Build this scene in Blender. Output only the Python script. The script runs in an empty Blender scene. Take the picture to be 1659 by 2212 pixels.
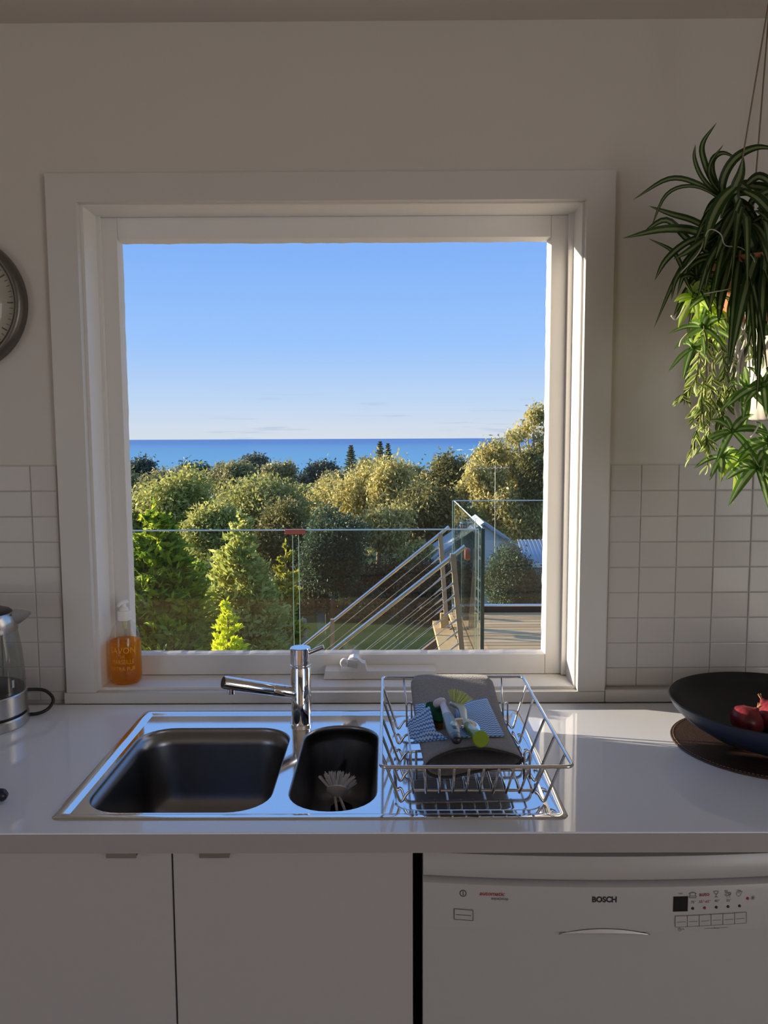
import bpy, bmesh, math, random
import numpy as np
from mathutils import Vector, Matrix, noise

# ------------------------------------------------------------ camera, world, sun, exposure
scene = bpy.context.scene
COL = scene.collection
CAM = np.array([0.0, -1.78, 1.507])
FPX, PITCH, YAW, ROLL = 1705.4, 0.0946, 0.0047, -0.0045
def cam_axes():
    cy, sy, cp, sp = math.cos(YAW), math.sin(YAW), math.cos(PITCH), math.sin(PITCH)
    f = np.array([-sy*cp, cy*cp, -sp]); r = np.array([cy, sy, 0.0]); u = np.cross(r, f)
    cr, sr = math.cos(ROLL), math.sin(ROLL)
    return r*cr + u*sr, u*cr - r*sr, f
AR, AU, AF = cam_axes()
cd = bpy.data.cameras.new('camera'); cam = bpy.data.objects.new('camera', cd); COL.objects.link(cam)
cd.sensor_fit = 'HORIZONTAL'; cd.sensor_width = 36.0; cd.lens = FPX/1659*36.0
cd.clip_start = 0.02; cd.clip_end = 100000
cam.matrix_world = Matrix(((AR[0], AU[0], -AF[0], CAM[0]), (AR[1], AU[1], -AF[1], CAM[1]), (AR[2], AU[2], -AF[2], CAM[2]), (0, 0, 0, 1)))
scene.camera = cam
scene.view_settings.view_transform = 'Standard'
scene.view_settings.look = 'None'
scene.view_settings.gamma = 1.0
scene.view_settings.use_curve_mapping = False
scene.view_settings.exposure = 0.18

def nd(nt, t, loc=None, **kw):
    n = nt.nodes.new(t)
    for k, v in kw.items():
        if k in n.inputs: n.inputs[k].default_value = v
        else: setattr(n, k, v)
    return n
def s2l(c):
    return tuple(((x/255)/12.92 if x/255 <= 0.04045 else ((x/255+0.055)/1.055)**2.4) for x in c)

world = bpy.data.worlds.new('sky'); scene.world = world; world.use_nodes = True
wt = world.node_tree; wt.nodes.clear()
wo = nd(wt, 'ShaderNodeOutputWorld'); wb = nd(wt, 'ShaderNodeBackground')
tc = nd(wt, 'ShaderNodeTexCoord'); sep = nd(wt, 'ShaderNodeSeparateXYZ')
wt.links.new(tc.outputs['Generated'], sep.inputs[0])
mr = nd(wt, 'ShaderNodeMapRange'); mr.inputs[1].default_value = -0.1; mr.inputs[2].default_value = 1.0
wt.links.new(sep.outputs['Z'], mr.inputs[0])
ramp = nd(wt, 'ShaderNodeValToRGB'); cr_ = ramp.color_ramp
def stop(z, rgb):
    e = cr_.elements.new((z+0.1)/1.1); e.color = (*s2l(rgb), 1)
cr_.elements[0].position = 0.0; cr_.elements[0].color = (*s2l((120, 135, 150)), 1)
cr_.elements[1].position = 1.0; cr_.elements[1].color = (*s2l((131, 178, 247)), 1)
stop(-0.012, (150, 165, 185)); stop(-0.002, (212, 220, 231)); stop(0.012, (208, 219, 235)); stop(0.045, (190, 213, 243))
stop(0.115, (152, 194, 250)); stop(0.22, (130, 177, 246))
stop(0.34, (131, 178, 247))
wt.links.new(mr.outputs[0], ramp.inputs[0])
# a few thin grey cloud streaks low over the sea
mp = nd(wt, 'ShaderNodeMapping'); mp.inputs['Scale'].default_value = (5.0, 5.0, 95.0)
wt.links.new(tc.outputs['Generated'], mp.inputs[0])
nz = nd(wt, 'ShaderNodeTexNoise'); nz.inputs['Scale'].default_value = 1.7; nz.inputs['Detail'].default_value = 5.0; nz.inputs['Roughness'].default_value = 0.55
wt.links.new(mp.outputs[0], nz.inputs['Vector'])
cm = nd(wt, 'ShaderNodeMapRange'); cm.inputs[1].default_value = 0.60; cm.inputs[2].default_value = 0.74
wt.links.new(nz.outputs[0], cm.inputs[0])
band = nd(wt, 'ShaderNodeMapRange', interpolation_type='SMOOTHSTEP'); band.inputs[1].default_value = 0.075; band.inputs[2].default_value = 0.03
wt.links.new(sep.outputs['Z'], band.inputs[0])
mul = nd(wt, 'ShaderNodeMath', operation='MULTIPLY'); wt.links.new(cm.outputs[0], mul.inputs[0]); wt.links.new(band.outputs[0], mul.inputs[1])
mul2 = nd(wt, 'ShaderNodeMath', operation='MULTIPLY'); mul2.inputs[1].default_value = 0.55; wt.links.new(mul.outputs[0], mul2.inputs[0])
mixc = nd(wt, 'ShaderNodeMix', data_type='RGBA'); wt.links.new(mul2.outputs[0], mixc.inputs['Factor'])
wt.links.new(ramp.outputs[0], mixc.inputs[6]); mixc.inputs[7].default_value = (*s2l((160, 178, 212)), 1)
wt.links.new(mixc.outputs[2], wb.inputs['Color']); wb.inputs['Strength'].default_value = 0.97
wt.links.new(wb.outputs[0], wo.inputs[0])
world.cycles.sampling_method = 'MANUAL' if hasattr(world.cycles, 'sampling_method') else world.cycles.sampling_method

SUN_DIR = Vector((1.0, -0.35, -0.188)).normalized()
sl = bpy.data.lights.new('sun', 'SUN'); sl.energy = 13.0; sl.color = (1.0, 0.85, 0.66); sl.angle = math.radians(0.8)
so = bpy.data.objects.new('sun', sl); COL.objects.link(so); so.rotation_euler = SUN_DIR.to_track_quat('-Z', 'Y').to_euler()

# added fill lights just inside the side-wall glazing, unseen behind the camera
for sx_, en_ in ((-1, 33.0), (1, 88.0)):
    al = bpy.data.lights.new('room_fill', 'AREA'); al.shape = 'RECTANGLE'; al.size = 4.5; al.size_y = 2.1; al.energy = en_; al.color = (1.0, 0.975, 0.96)
    ao = bpy.data.objects.new('room_fill', al); COL.objects.link(ao); ao.location = (-3.16 if sx_ < 0 else 3.26, -4.7, 1.17)
    ao.rotation_euler = Vector((-sx_, 0, 0)).to_track_quat('-Z', 'Z').to_euler()

def at(px, py, Y):
    """photo pixel -> world point at distance plane y = Y"""
    d = AF + AR*(px-829.5)/FPX - AU*(py-1106)/FPX
    return CAM + d*(Y-CAM[1])/d[1]
def atz(px, py, Z):
    d = AF + AR*(px-829.5)/FPX - AU*(py-1106)/FPX
    return CAM + d*(Z-CAM[2])/d[2]

# ------------------------------------------------------------ materials
def mat(name, rgb, rough=0.5, metal=0.0, spec=0.5, noise_amt=0.0, noise_scale=40.0, bump=0.0, bump_scale=200.0, coat=0.0, sheen=0.0, rough_var=0.0, coords='Object', stretch=None):
    m = bpy.data.materials.new(name); m.use_nodes = True; nt = m.node_tree
    b = nt.nodes['Principled BSDF']
    b.inputs['Roughness'].default_value = rough; b.inputs['Metallic'].default_value = metal
    b.inputs['Specular IOR Level'].default_value = spec; b.inputs['Coat Weight'].default_value = coat
    b.inputs['Sheen Weight'].default_value = sheen
    b.inputs['Base Color'].default_value = (*rgb, 1)
    t = nd(nt, 'ShaderNodeTexCoord'); vec = t.outputs[coords]
    if stretch:
        mpn = nd(nt, 'ShaderNodeMapping'); mpn.inputs['Scale'].default_value = stretch
        nt.links.new(vec, mpn.inputs[0]); vec = mpn.outputs[0]
    n = nd(nt, 'ShaderNodeTexNoise'); n.inputs['Scale'].default_value = noise_scale; n.inputs['Detail'].default_value = 3
    nt.links.new(vec, n.inputs['Vector'])
    r = nd(nt, 'ShaderNodeMix', data_type='RGBA')
    a = max(noise_amt, 0.01)
    r.inputs[6].default_value = (*[x*(1-a) for x in rgb], 1); r.inputs[7].default_value = (*[min(1, x*(1+a)) for x in rgb], 1)
    nt.links.new(n.outputs[0], r.inputs['Factor']); nt.links.new(r.outputs[2], b.inputs['Base Color'])
    if rough_var:
        q = nd(nt, 'ShaderNodeMapRange'); q.inputs[3].default_value = max(0, rough-rough_var); q.inputs[4].default_value = rough+rough_var
        nt.links.new(n.outputs[0], q.inputs[0]); nt.links.new(q.outputs[0], b.inputs['Roughness'])
    if bump:
        n2 = nd(nt, 'ShaderNodeTexNoise'); n2.inputs['Scale'].default_value = bump_scale; n2.inputs['Detail'].default_value = 3
        nt.links.new(vec, n2.inputs['Vector'])
        bp = nd(nt, 'ShaderNodeBump'); bp.inputs['Strength'].default_value = bump; bp.inputs['Distance'].default_value = 0.002
        nt.links.new(n2.outputs[0], bp.inputs['Height']); nt.links.new(bp.outputs[0], b.inputs['Normal'])
    return m
def thin_glass(name, tint, k=1.0, rough=0.0):
    m = bpy.data.materials.new(name); m.use_nodes = True; nt = m.node_tree; nt.nodes.clear()
    o = nd(nt, 'ShaderNodeOutputMaterial'); mx = nd(nt, 'ShaderNodeMixShader')
    tr = nd(nt, 'ShaderNodeBsdfTransparent'); tr.inputs[0].default_value = (*tint, 1)
    g = nd(nt, 'ShaderNodeBsdfGlossy'); g.inputs['Roughness'].default_value = rough
    # Schlick reflectance of a thin sheet, the same from both sides
    ge = nd(nt, 'ShaderNodeNewGeometry'); dt = nd(nt, 'ShaderNodeVectorMath', operation='DOT_PRODUCT')
    nt.links.new(ge.outputs['Normal'], dt.inputs[0]); nt.links.new(ge.outputs['Incoming'], dt.inputs[1])
    ab = nd(nt, 'ShaderNodeMath', operation='ABSOLUTE'); nt.links.new(dt.outputs['Value'], ab.inputs[0])
    om = nd(nt, 'ShaderNodeMath', operation='SUBTRACT', use_clamp=True); om.inputs[0].default_value = 1.0; nt.links.new(ab.outputs[0], om.inputs[1])
    pw = nd(nt, 'ShaderNodeMath', operation='POWER'); pw.inputs[1].default_value = 5.0; nt.links.new(om.outputs[0], pw.inputs[0])
    ml = nd(nt, 'ShaderNodeMath', operation='MULTIPLY_ADD', use_clamp=True); ml.inputs[1].default_value = 0.9; ml.inputs[2].default_value = 0.035*k
    nt.links.new(pw.outputs[0], ml.inputs[0]); nt.links.new(ml.outputs[0], mx.inputs[0])
    nt.links.new(tr.outputs[0], mx.inputs[1]); nt.links.new(g.outputs[0], mx.inputs[2]); nt.links.new(mx.outputs[0], o.inputs[0])
    return m
def leafmat(name, c1, c2, trans=0.35, rough=0.6, stripe=None, hue_var=True):
    """leaf: colour differs leaf by leaf; optional pale midrib stripe along UV u=0.5"""
    m = bpy.data.materials.new(name); m.use_nodes = True; nt = m.node_tree; nt.nodes.clear()
    o = nd(nt, 'ShaderNodeOutputMaterial'); b = nd(nt, 'ShaderNodeBsdfPrincipled'); b.inputs['Roughness'].default_value = rough
    b.inputs['Specular IOR Level'].default_value = 0.3
    tl = nd(nt, 'ShaderNodeBsdfTranslucent'); mx = nd(nt, 'ShaderNodeMixShader'); mx.inputs[0].default_value = trans
    g = nd(nt, 'ShaderNodeNewGeometry'); oi = nd(nt, 'ShaderNodeObjectInfo')
    c = nd(nt, 'ShaderNodeMix', data_type='RGBA'); c.inputs[6].default_value = (*c1, 1); c.inputs[7].default_value = (*c2, 1)
    if stripe is None:
        nt.links.new(g.outputs['Random Per Island'], c.inputs['Factor'])
        col = c.outputs[2]
    else:
        nt.links.new(oi.outputs['Random'], c.inputs['Factor'])
        uv = nd(nt, 'ShaderNodeUVMap'); sx = nd(nt, 'ShaderNodeSeparateXYZ'); nt.links.new(uv.outputs[0], sx.inputs[0])
        s = nd(nt, 'ShaderNodeMath', operation='SUBTRACT'); s.inputs[1].default_value = 0.5; nt.links.new(sx.outputs[0], s.inputs[0])
        ab = nd(nt, 'ShaderNodeMath', operation='ABSOLUTE'); nt.links.new(s.outputs[0], ab.inputs[0])
        r = nd(nt, 'ShaderNodeMapRange'); r.inputs[1].default_value = stripe[1]; r.inputs[2].default_value = stripe[1]+0.08
        nt.links.new(ab.outputs[0], r.inputs[0])
        c2n = nd(nt, 'ShaderNodeMix', data_type='RGBA'); c2n.inputs[6].default_value = (*stripe[0], 1)
        nt.links.new(r.outputs[0], c2n.inputs['Factor']); nt.links.new(c.outputs[2], c2n.inputs[7]); col = c2n.outputs[2]
    nt.links.new(col, b.inputs['Base Color']); nt.links.new(col, tl.inputs[0])
    nt.links.new(b.outputs[0], mx.inputs[1]); nt.links.new(tl.outputs[0], mx.inputs[2]); nt.links.new(mx.outputs[0], o.inputs[0])
    return m

M = {}
M['wall'] = mat('wall_paint', (0.62, 0.585, 0.55), 0.75, noise_amt=0.03, noise_scale=3, bump=0.12, bump_scale=120)
M['ceiling'] = mat('ceiling_paint', (0.66, 0.62, 0.58), 0.8, noise_amt=0.02, noise_scale=4)
M['trim'] = mat('trim_gloss_paint', (0.62, 0.60, 0.575), 0.38, noise_amt=0.03, noise_scale=9, bump=0.08, bump_scale=60)
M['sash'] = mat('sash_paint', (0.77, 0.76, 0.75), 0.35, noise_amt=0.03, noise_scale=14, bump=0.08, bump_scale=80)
M['floor'] = mat('floor_boards', (0.30, 0.21, 0.14), 0.35, noise_amt=0.25, noise_scale=6, stretch=(1, 14, 1))
M['tile'] = mat('tile_glaze', (0.55, 0.52, 0.495), 0.14, spec=0.25, noise_amt=0.03, noise_scale=8, bump=0.10, bump_scale=28)
M['grout'] = mat('grout', (0.58, 0.55, 0.51), 0.8, noise_amt=0.06, noise_scale=90)
M['counter'] = mat('white_quartz', (0.85, 0.88, 0.95), 0.07, spec=0.7, noise_amt=0.025, noise_scale=300, rough_var=0.02)
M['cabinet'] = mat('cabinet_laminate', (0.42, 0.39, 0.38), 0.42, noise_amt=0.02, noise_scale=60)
M['tab'] = mat('brushed_tab', (0.34, 0.32, 0.30), 0.35, 0.8, noise_amt=0.05)
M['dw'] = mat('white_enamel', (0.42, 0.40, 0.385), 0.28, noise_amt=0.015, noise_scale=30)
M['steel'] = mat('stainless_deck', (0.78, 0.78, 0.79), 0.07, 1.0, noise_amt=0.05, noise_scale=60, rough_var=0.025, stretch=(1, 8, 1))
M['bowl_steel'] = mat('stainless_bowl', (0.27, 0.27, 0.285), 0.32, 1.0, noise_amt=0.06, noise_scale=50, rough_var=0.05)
M['chrome'] = mat('chrome', (0.80, 0.80, 0.82), 0.05, 1.0, noise_amt=0.01)
M['wire'] = mat('rack_wire_steel', (0.66, 0.66, 0.67), 0.14, 1.0, noise_amt=0.03)
M['black'] = mat('black_plastic', (0.010, 0.010, 0.011), 0.35, noise_amt=0.1)
M['white_plastic'] = mat('white_plastic', (0.72, 0.71, 0.70), 0.35, noise_amt=0.02)
M['grey_plastic'] = mat('grey_plastic', (0.46, 0.45, 0.44), 0.4, noise_amt=0.02)
M['pane'] = thin_glass('window_pane', (0.985, 0.99, 0.985), 0.8)
M['rail_glass'] = thin_glass('balustrade_glass', (0.88, 0.92, 0.905), 0.9)
M['glass_edge'] = mat('glass_edge', (0.22, 0.33, 0.31), 0.1, noise_amt=0.1, spec=0.8)

# ------------------------------------------------------------ mesh helpers
ORG = {}
class MB:
    def __init__(s): s.v = []; s.f = []; s.uv = None
    def add(s, v, f):
        n = len(s.v); s.v += [tuple(map(float, p)) for p in v]; s.f += [tuple(n+i for i in q) for q in f]; return s
    def box(s, x0, x1, y0, y1, z0, z1):
        v = [(x, y, z) for z in (z0, z1) for y in (y0, y1) for x in (x0, x1)]
        return s.add(v, [(0, 2, 3, 1), (4, 5, 7, 6), (0, 1, 5, 4), (2, 6, 7, 3), (0, 4, 6, 2), (1, 3, 7, 5)])
    def bbox(s, x0, x1, y0, y1, z0, z1, b=0.002, seg=1):
        bm = bmesh.new(); bmesh.ops.create_cube(bm, size=1)
        for w in bm.verts: w.co = ((x0+x1)/2+w.co.x*(x1-x0), (y0+y1)/2+w.co.y*(y1-y0), (z0+z1)/2+w.co.z*(z1-z0))
        bmesh.ops.bevel(bm, geom=bm.edges[:], offset=b, segments=seg, affect='EDGES', profile=0.5)
        bm.verts.index_update(); s.add([w.co for w in bm.verts], [[w.index for w in f.verts] for f in bm.faces]); bm.free(); return s
    def rings(s, R, caps=(True, True), closed=False):
        n = len(R[0]); v = [p for r in R for p in r]; f = []
        m = len(R)
        for i in range(m if closed else m-1):
            a, b = i*n, ((i+1) % m)*n
            f += [(a+j, a+(j+1) % n, b+(j+1) % n, b+j) for j in range(n)]
        if caps[0] and not closed: f.append(tuple(range(n))[::-1])
        if caps[1] and not closed: f.append(tuple((m-1)*n+j for j in range(n)))
        return s.add(v, f)
    def tube(s, path, r, seg=8, closed=False, caps=True):
        P = [Vector(p) for p in path]; n = len(P)
        rr = r if hasattr(r, '__len__') else [r]*n
        T = []
        for i in range(n):
            a = P[(i-1) % n] if (closed or i > 0) else P[i]; b = P[(i+1) % n] if (closed or i < n-1) else P[i]
            T.append((b-a).normalized())
        up = Vector((0, 0, 1)) if abs(T[0].z) < 0.9 else Vector((1, 0, 0))
        nrm = (up - T[0]*up.dot(T[0])).normalized(); R = []
        for i in range(n):
            nrm = (nrm - T[i]*nrm.dot(T[i])).normalized(); bi = T[i].cross(nrm)
            R.append([P[i] + (nrm*math.cos(a)+bi*math.sin(a))*rr[i] for a in (2*math.pi*k/seg for k in range(seg))])
        return s.rings(R, (caps, caps), closed)
    def lathe(s, prof, c=(0, 0, 0), seg=32, axis=None, caps=(True, True), rib=0, ribn=0):
        R = []
        for (r, z) in prof:
            R.append([(c[0]+max(r, 1e-5)*(1+rib*math.cos(ribn*2*math.pi*k/seg))*math.cos(2*math.pi*k/seg), c[1]+max(r, 1e-5)*(1+rib*math.cos(ribn*2*math.pi*k/seg))*math.sin(2*math.pi*k/seg), c[2]+z) for k in range(seg)])
        if axis is not None:
            q = Vector((0, 0, 1)).rotation_difference(Vector(axis).normalized()); C = Vector(c)
            R = [[C + q @ (Vector(p)-C) for p in r] for r in R]
        return s.rings(R, caps)
    def grid(s, P):   # P[i][j] points
        n, m = len(P), len(P[0]); v = [p for r in P for p in r]
        return s.add(v, [(i*m+j, i*m+j+1, (i+1)*m+j+1, (i+1)*m+j) for i in range(n-1) for j in range(m-1)])
def obj(name, mb, m, parent=None, smooth=False, root=None, angle=None):
    me = bpy.data.meshes.new(name); org = Vector(ORG.get((root or parent).name, (0, 0, 0))) if parent else Vector((0, 0, 0))
    me.from_pydata([tuple(Vector(p)-org) for p in mb.v], [], mb.f); me.update()
    if isinstance(m, str): m = M[m]
    me.materials.append(m)
    if smooth:
        me.polygons.foreach_set('use_smooth', [True]*len(me.polygons))
        if angle: me.set_sharp_from_angle(angle=math.radians(angle))
    o = bpy.data.objects.new(name, me); COL.objects.link(o)
    if parent: o.parent = parent; ORG[o.name] = tuple(org)
    return o
def solid(o, t, offset=0):
    md = o.modifiers.new('thickness', 'SOLIDIFY'); md.thickness = t; md.offset = offset; return o
def subsurf(o, n=1):
    md = o.modifiers.new('smooth', 'SUBSURF'); md.levels = n; md.render_levels = n; return o
def tag(o, label, cat, group=None, kind=None):
    if label: o['label'] = label
    if cat: o['category'] = cat
    if group: o['group'] = group
    if kind: o['kind'] = kind
    return o
def thing(name, label, cat, loc, group=None):
    o = bpy.data.objects.new(name, None); COL.objects.link(o); o.location = loc; o.empty_display_size = 0.05
    ORG[o.name] = tuple(map(float, loc)); return tag(o, label, cat, group)
def struct(name, mb, m, smooth=False, parent=None):
    o = obj(name, mb, m, parent, smooth)
    if not parent: o['kind'] = 'structure'
    return o
def sempty(name, loc=(0, 0, 0)):
    o = bpy.data.objects.new(name, None); COL.objects.link(o); o.location = loc; ORG[o.name] = tuple(loc); o['kind'] = 'structure'; return o
def rpath(pts, rad, n=5, closed=False):
    """polyline with rounded corners"""
    P = [Vector(p) for p in pts]; out = []; m = len(P)
    for i in range(m):
        if not closed and i in (0, m-1): out.append(P[i]); continue
        a, b, c = P[(i-1) % m], P[i], P[(i+1) % m]
        d1, d2 = (a-b), (c-b); r = min(rad, d1.length*0.49, d2.length*0.49)
        p0, p1 = b+d1.normalized()*r, b+d2.normalized()*r
        for k in range(n+1):
            t = k/n; out.append(p0*(1-t)**2 + b*2*t*(1-t) + p1*t*t)
    return out
def smooth_path(pts, n=8):
    """Catmull-Rom through points"""
    P = [Vector(p) for p in pts]; P = [P[0]*2-P[1]] + P + [P[-1]*2-P[-2]]; out = []
    for i in range(1, len(P)-2):
        for k in range(n):
            t = k/n; a, b, c, d = P[i-1], P[i], P[i+1], P[i+2]
            out.append(0.5*((2*b)+(c-a)*t+(2*a-5*b+4*c-d)*t*t+(3*b-a-3*c+d)*t**3))
    out.append(P[-2]); return out
def plate_hole(X0, X1, Y0, Y1, hx0, hx1, hy0, hy1, t0, t1, order):
    """slab with one rectangular hole; order maps (u, v, w) to world axes"""
    mb = MB(); U = [X0, hx0, hx1, X1]; V = [Y0, hy0, hy1, Y1]; v = []; f = []
    for w in (t0, t1):
        for b in V:
            for a in U: v.append(order(a, b, w))
    I = lambda i, j, k: k*16+j*4+i
    for k in (0, 1):
        for i in range(3):
            for j in range(3):
                if (i, j) != (1, 1):
                    q = (I(i, j, k), I(i+1, j, k), I(i+1, j+1, k), I(i, j+1, k)); f.append(q if k else q[::-1])
    for i in range(3):
        f.append((I(i, 0, 0), I(i+1, 0, 0), I(i+1, 0, 1), I(i, 0, 1))); f.append((I(i+1, 3, 0), I(i, 3, 0), I(i, 3, 1), I(i+1, 3, 1)))
        f.append((I(0, i+1, 0), I(0, i, 0), I(0, i, 1), I(0, i+1, 1))); f.append((I(3, i, 0), I(3, i+1, 0), I(3, i+1, 1), I(3, i, 1)))
    f.append((I(2, 1, 0), I(1, 1, 0), I(1, 1, 1), I(2, 1, 1))); f.append((I(1, 2, 0), I(2, 2, 0), I(2, 2, 1), I(1, 2, 1)))
    f.append((I(1, 1, 0), I(1, 2, 0), I(1, 2, 1), I(1, 1, 1))); f.append((I(2, 2, 0), I(2, 1, 0), I(2, 1, 1), I(2, 2, 1)))
    return mb.add(v, f)
def text_mb(body, size, x, z, yfun, bold=0.0, align='CENTER', shear=0.0, sx=1.0):
    """flat lettering in the xz plane, laid on the surface y = yfun(x)"""
    c = bpy.data.curves.new('t', 'FONT'); c.body = body; c.size = size; c.align_x = align; c.align_y = 'CENTER'; c.offset = bold; c.shear = shear; c.resolution_u = 3
    o = bpy.data.objects.new('t', c); COL.objects.link(o)
    bpy.context.view_layer.update()
    me = bpy.data.meshes.new_from_object(o.evaluated_get(bpy.context.evaluated_depsgraph_get()))
    mb = MB(); mb.add([(x+v.co.x*sx, yfun(x+v.co.x*sx), z+v.co.y) for v in me.vertices], [tuple(p.vertices) for p in me.polygons])
    bpy.data.objects.remove(o); bpy.data.curves.remove(c); bpy.data.meshes.remove(me)
    return mb

# ------------------------------------------------------------ room shell
RX0, RX1, RY0, RZ1 = -3.2, 3.3, -7.5, 2.393
WT = 0.13
struct('floor', MB().box(RX0-0.1, RX1+0.1, RY0-0.12, WT, -0.12, 0.0), 'floor')
struct('ceiling', MB().box(RX0-0.1, RX1+0.1, RY0-0.12, WT+0.35, RZ1, RZ1+0.15), 'ceiling')
wall_front = struct('wall_front', plate_hole(RX0-1.5, RX1+1.5, -3.4, RZ1, -0.685, 0.448, 0.905, 2.033, 0.0, WT, lambda a, b, w: (a, w, b)), 'wall')
SO = (-7.0, -2.4, 0.02, 2.25)     # openings of the unseen glazed doors added for the room light (y0, y1, z0, z1)
obj('cladding', plate_hole(RX0-1.5, RX1+1.5, -3.4, RZ1+0.1, -0.685, 0.448, 0.905, 2.033, WT+0.0005, WT+0.012, lambda a, b, w: (a, w, b)), mat('dark_brown_boards', (0.045, 0.032, 0.024), 0.7, noise_amt=0.3, noise_scale=4, stretch=(1, 1, 20)), wall_front)
struct('wall_left', plate_hole(RY0-0.12, 0.0, 0.0, RZ1, *SO, RX0-0.1, RX0, lambda a, b, w: (w, a, b)), 'wall')
struct('wall_right', plate_hole(RY0-0.12, 0.0, 0.0, RZ1, *SO, RX1, RX1+0.1, lambda a, b, w: (w, a, b)), 'wall')
struct('wall_back', MB().box(RX0, RX1, RY0-0.12, RY0, 0.0, RZ1), mat('dark_feature_wall', (0.10, 0.085, 0.072), 0.6, noise_amt=0.15, noise_scale=5))
for nm, xw in (('fill_door_1', RX0-0.05), ('fill_door_2', RX1+0.05)):  # glazed doors added out of view to go with the fill lights
    dr = sempty(nm, (xw, (SO[0]+SO[1])/2, 0))
    for k in range(3):
        ya = SO[0]+(SO[1]-SO[0])*k/3; yb = SO[0]+(SO[1]-SO[0])*(k+1)/3
        obj('fill_door_frame', plate_hole(ya+0.002, yb-0.002, SO[2], SO[3], ya+0.05, yb-0.05, SO[2]+0.06, SO[3]-0.06, xw-0.02, xw+0.02, lambda a, b, w: (w, a, b)), 'sash', dr)
        obj('pane', MB().box(xw-0.003, xw+0.003, ya+0.05, yb-0.05, SO[2]+0.06, SO[3]-0.06), 'pane', dr)  # glass of the added fill doors

# tiles on the window wall, each one set in a grout bed
rnd = random.Random(3)
tile_cache = {}
def tile_mesh(w, h):
    k = (round(w, 4), round(h, 4))
    if k not in tile_cache:
        mb = MB(); t = 0.0026; e = 0.0024; p = 0.0008
        P = []
        o_ = [(-w/2, -h/2), (w/2, -h/2), (w/2, h/2), (-w/2, h/2)]; i_ = [(x-math.copysign(e, x), z-math.copysign(e, z)) for x, z in o_]
        mb.rings([[(x, 0, z) for x, z in o_], [(x, -t+0.0010, z) for x, z in o_], [(x-math.copysign(e*.3, x), -t+0.0003, z-math.copysign(e*.3, z)) for x, z in o_], [(x, -t, z) for x, z in i_]], (False, True))
        me = bpy.data.meshes.new('tile'); me.from_pydata(mb.v, [], mb.f)
        bm = bmesh.new(); bm.from_mesh(me); bmesh.ops.recalc_face_normals(bm, faces=bm.faces[:]); bm.to_mesh(me); bm.free()
        me.materials.append(M['tile']); tile_cache[k] = me
    return tile_cache[k]
def tiles(xs, zs):
    for a, b in zip(xs[:-1], xs[1:]):
        for c, d in zip(zs[:-1], zs[1:]):
            g = 0.0006
            o = bpy.data.objects.new('tile', tile_mesh(abs(b-a)-2*g, abs(d-c)-2*g)); COL.objects.link(o); o.parent = wall_front
            o.location = ((a+b)/2, -0.0015, (c+d)/2); o.rotation_euler = (rnd.uniform(-.012, .012), rnd.uniform(-.004, .004), rnd.uniform(-.012, .012))
zr = [1.443-0.0583*i for i in range(9)] + [0.933]
tiles([0.501, 0.571] + [0.571+0.0835*i for i in range(1, 17)], zr)
zl = [1.447-0.0581*i for i in range(10)] + [0.902]
tiles([-0.746-0.0, -0.806] + [-0.806-0.0835*i for i in range(1, 11)], zl)
obj('grout_bed', MB().box(0.4995, 1.910, -0.0015, 0.0, 0.93, 1.4445), 'grout', wall_front)
obj('grout_bed', MB().box(-1.643, -0.7445, -0.0015, 0.0, 0.901, 1.4485), 'grout', wall_front)

# architrave boards
AX0, AX1, AZ0, AZ1 = -0.672, 0.4325, 0.928, 2.0165
def mitre(a, b, c, d, y0, y1):
    mb = MB(); return mb.add([(*[a[0]], y0, a[1]), (b[0], y0, b[1]), (c[0], y0, c[1]), (d[0], y0, d[1]), (a[0], y1, a[1]), (b[0], y1, b[1]), (c[0], y1, c[1]), (d[0], y1, d[1])],
        [(0, 1, 2, 3), (7, 6, 5, 4), (0, 4, 5, 1), (1, 5, 6, 2), (2, 6, 7, 3), (3, 7, 4, 0)])
OX0, OX1, OZ1 = -0.7375, 0.494, 2.076
struct('trim_1', mitre((OX0, 0.9265), (AX0, 0.9265), (AX0, AZ1), (OX0, OZ1), -0.02, 0.0), 'trim')
struct('trim_2', mitre((AX1, 0.9265), (OX1, 0.9265), (OX1, OZ1), (AX1, AZ1), -0.02, 0.0), 'trim')
struct('trim_3', mitre((AX0, AZ1), (AX1, AZ1), (OX1, OZ1), (OX0, OZ1), -0.02, 0.0), 'trim')
struct('trim_4', MB().bbox(OX0-0.006, OX1, -0.0215, 0.0, 0.9005, 0.926, 0.0012), 'trim')
struct('trim_5', MB().bbox(OX1+0.001, 1.915, -0.024, 0.0, 0.9005, 0.9315, 0.004, 2), 'trim')
for a in ((0.4945, 0.4995), ): struct('trim_6', MB().box(a[0], a[1], -0.009, 0.0, 0.932, 1.446), 'grout')

# window: jamb lining, stops, sash, pane, winder
w1 = sempty('window_1', (-0.12, 0.09, 0.935))
JX0, JX1, JZ0, JZ1 = -0.665, 0.428, 0.935, 2.013
obj('jamb', MB().box(JX0-0.019, JX0, 0.0005, WT, JZ0-0.02, JZ1+0.02), 'sash', w1)
obj('jamb', MB().box(JX1, JX1+0.019, 0.0005, WT, JZ0-0.02, JZ1+0.02), 'sash', w1)
obj('head', MB().box(JX0, JX1, 0.0005, WT, JZ1, JZ1+0.019), 'sash', w1)
obj('sill', MB().add([(JX0, 0.0005, 0.906), (JX1, 0.0005, 0.906), (JX1, 0.0005, 0.932), (JX0, 0.0005, 0.932), (JX0, WT+0.03, 0.906), (JX1, WT+0.03, 0.906), (JX1, WT+0.03, 0.934), (JX0, WT+0.03, 0.934)],
    [(0, 1, 2, 3), (7, 6, 5, 4), (0, 4, 5, 1), (3, 2, 6, 7), (0, 3, 7, 4), (1, 5, 6, 2)]), 'sash', w1)
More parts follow.
